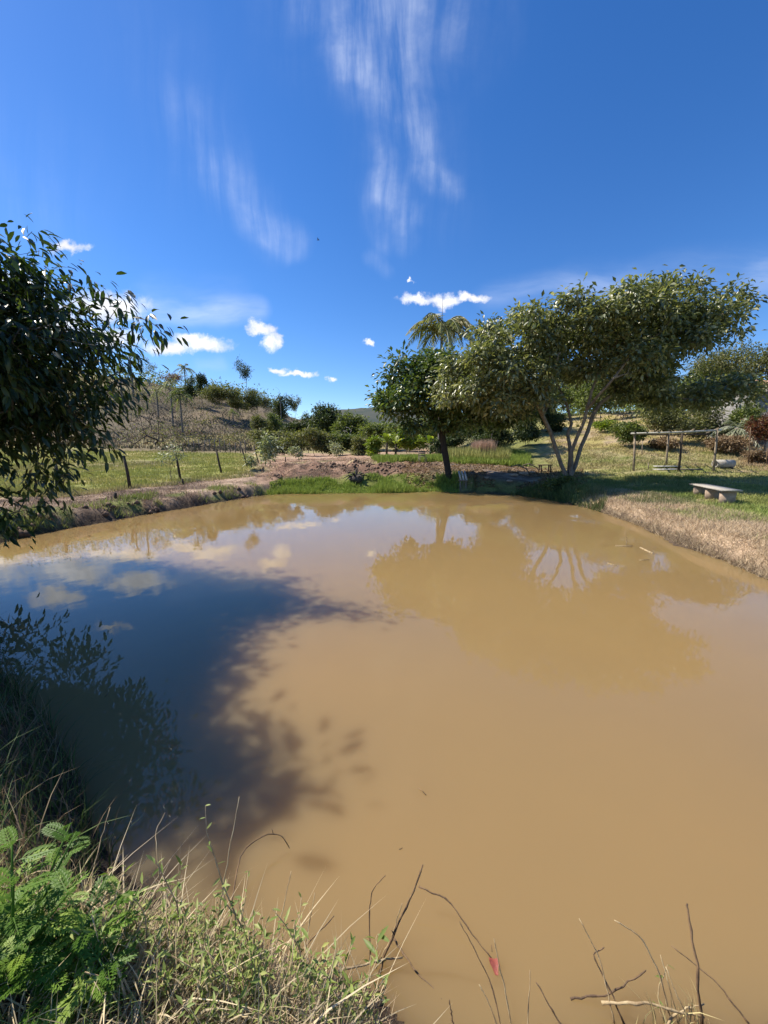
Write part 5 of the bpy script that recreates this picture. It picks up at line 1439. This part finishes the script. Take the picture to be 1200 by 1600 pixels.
stem('brown branch low in the water below the pale leaning one', [(500, 1580, .04), (550, 1552, .03), (600, 1545, .01)], .006, 'twig', 'dry_branch', 'branch', side=[(4, .5, .3, .1), (8, .4, -.4, .08)])
stem('brown branch crossing the bottom edge left of centre', [(520, 1600, .04), (570, 1570, .03), (604, 1560, .01)], .005, 'twig_pale', 'dry_branch', 'branch')
# near the red leaf
stem('thin dark stem leaning left of the red leaf', [(788, 1640, 0), (770, 1540, .1), (735, 1470, .2), (718, 1440, .24)], .003, 'twig')
stem('pale upright stem touching the red leaf', [(806, 1640, 0), (792, 1560, .12), (780, 1510, .2), (772, 1468, .27)], .0032)
stem('short pale stem low left of the red leaf', [(790, 1640, 0), (765, 1570, .08), (748, 1537, .12)], .003)
stem('short dark shoot at the bottom edge left of the red leaf', [(712, 1640, 0), (706, 1590, .05), (702, 1564, .09)], .004, 'twig')
stem('brown stem leaning at the bottom edge right of the red leaf', [(900, 1640, 0), (870, 1590, .06), (838, 1535, .12)], .0045, 'twig')
stem('thin pale stem standing right of the red leaf', [(822, 1640, 0), (826, 1570, .08), (828, 1515, .15)], .0024)
# right tuft
tuft = [([(960, 1600, 0), (938, 1500, .14), (905, 1435, .24)], .0032, 'twig_pale', 'pale stem leaning left from the right tuft'), ([(975, 1600, .0), (950, 1540, .08), (925, 1490, .14), (945, 1480, .16)], .004, 'twig', 'dark broken stem at the left of the right tuft'),
        ([(1050, 1600, 0), (1030, 1520, .15), (1000, 1460, .25), (960, 1438, .28)], .0035, 'twig_pale', 'bowed stem arching left over the right tuft'), ([(1060, 1600, 0), (1048, 1550, .1), (1032, 1492, .18)], .0028, 'twig_pale', 'thin pale stem inside the right tuft'),
        ([(1100, 1610, 0), (1090, 1520, .2), (1078, 1440, .32), (1074, 1410, .36)], .0055, 'twig', 'tall dark stem with a seed head at the right tuft'), ([(1170, 1600, 0), (1120, 1535, .05), (1050, 1478, .08)], .0038, 'twig', 'long dark stem slanting down right at the bottom right'),
        ([(940, 1570, .03), (1000, 1565, .08), (1060, 1580, .06), (1100, 1590, .03)], .0062, 'twig_pale', 'thick pale stalk lying across the right tuft'), ([(890, 1560, 0), (950, 1556, .03), (1010, 1518, .08)], .0048, 'twig', 'brown stalk low in the water left of the right tuft'),
        ([(1090, 1620, .0), (1060, 1560, .1), (1040, 1510, .16)], .003, 'twig_pale', 'short pale stem at the middle of the right tuft'), ([(1020, 1620, 0), (1070, 1575, .05), (1100, 1570, .06)], .005, 'twig_pale', 'pale stalk crossing low under the right tuft')]
for pts, r, mt, lb in tuft: stem(lb, pts, r, mt)
x_ = near_pts(60, [(1000, 1600), (1100, 1590), (1120, 1650), (980, 1650)], 0.0); x_[:, 2] = 0
cs = np.array([[.5, .42, .2]]) * RNG.uniform(.6, 1.2, (len(x_), 1)); tag(blade_obj('reed_tuft', [blades(x_, RNG.uniform(.06, .2, len(x_)), .004, cs, .7, .8, 3)], M['straw']), 'small tuft of pale reeds at the bottom right water edge', 'reeds', kind='stuff')
weed('little weed with fresh green leaves in the right tuft', 1050, 1610, 1045, 1510, nleaf=6, ll=.035, z=0)
weed('small green sprig on the pale branch beside the knobbly twig', 590, 1515, 587, 1462, nleaf=6, ll=.07, z=0)


def floating(label, px, py, L, mat, name='floating_twig'):
    p = G(px, py, 0.004); a = RNG.uniform(0, pi); d_ = np.array([cos(a), sin(a), 0]) * L / 2
    return tag(MB().tube([p - d_, p + RNG.normal(0, L * .05, 3) * (1, 1, 0), p + d_], L * .03 + .001, 5).build(name, M[mat]), label, 'twig')


floating('tiny twig floating alone in the middle of the lit water', 660, 1237, .06, 'twig')
floating('tiny dark twig floating on the dark blue water', 166, 1086, .05, 'char')
floating('speck of twig floating above the bottom centre twig', 626, 1326, .02, 'char')
for (a, b, L, lb) in [(975, 853, .35, 'pale stick floating off the right bank, farthest left'), (1010, 860, .5, 'pale stick floating nearest the right bank'), (1006, 875, .2, 'short pale stick floating below the others'), (957, 882, .18, 'short pale stick floating far from the right bank')]: floating(lb, a, b, L, 'twig_pale')
stem('pale stick standing upright in the water off the right bank', [(979, 852, 0), (979, 838, .2)], .009, 'twig_pale', 'standing_stick', 'stick')


def red_leaf():
    p = G(773, 1508, 0.006); n = 10; V = [p + (0, 0, .004)]; 
    for i in range(n):
        a = 2 * pi * i / n; r = .022 * (1 + .25 * sin(3 * a) + RNG.uniform(-.1, .1)); V.append(p + (r * cos(a) * .8, r * sin(a) * 1.25, .003 + .006 * cos(2 * a)))
    top = np.array(V); bot = top - (0, 0, .0012); F = [(0, i, i % n + 1) for i in range(1, n + 1)] + [(n + 1, n + 1 + i % n + 1, n + 1 + i) for i in range(1, n + 1)]
    root = empty('red_leaf', p, 'crumpled red leaf floating beside the pale stem', 'leaf'); child(mesh_obj('leaf_blade', np.concatenate([top, bot]), np.array(F), M['red_leaf']), root)
    child(MB().tube([p + (0, .038, .004), p + (.004, .06, .004)], .0015, 5).build('leaf_stalk', M['twig']), root)


red_leaf()
pp = G(228, 1558, .42)
tag(stone(M['petal'], pp, .012, 'petal', .5), 'tiny red petal caught low in the grass tangle', 'petal')
tag(stone(M['wood_white'], G(390, 1500, .2), .012, 'flower_head', .8), 'tiny whitish flower head low in the middle of the tangle', 'flower')
tag(stone(M['wood_white'], G(85, 1452, .4), .014, 'white_fleck', .6), 'small white flower fleck beside the mugwort leaves', 'flower')

# bird high in the sky
bp_ = U(497, 375, 45); root = empty('bird', bp_, 'tiny dark bird high in the blue sky above the middle', 'bird')
child(MB().tube([bp_ + (-.14, 0, 0), bp_ + (-.04, 0, .01), bp_ + (.08, 0, 0), bp_ + (.16, 0, .01)], [.015, .04, .035, .012], 6).build('body', M['char'], None, True), root)
for s in (-1, 1): child(mesh_obj('wing', np.array([bp_ + (-.03, 0, .03), bp_ + (.06, 0, .03), bp_ + (.02, s * .12, .14), bp_ + (-.05, s * .26, .12)]), np.array([(0, 1, 2, 3)]), M['char']), root)

bpy.context.view_layer.update()
print('objects', len(bpy.data.objects), 'tris', sum(len(o.data.loop_triangles) if False else len(o.data.polygons) for o in bpy.data.objects if o.type == 'MESH'))
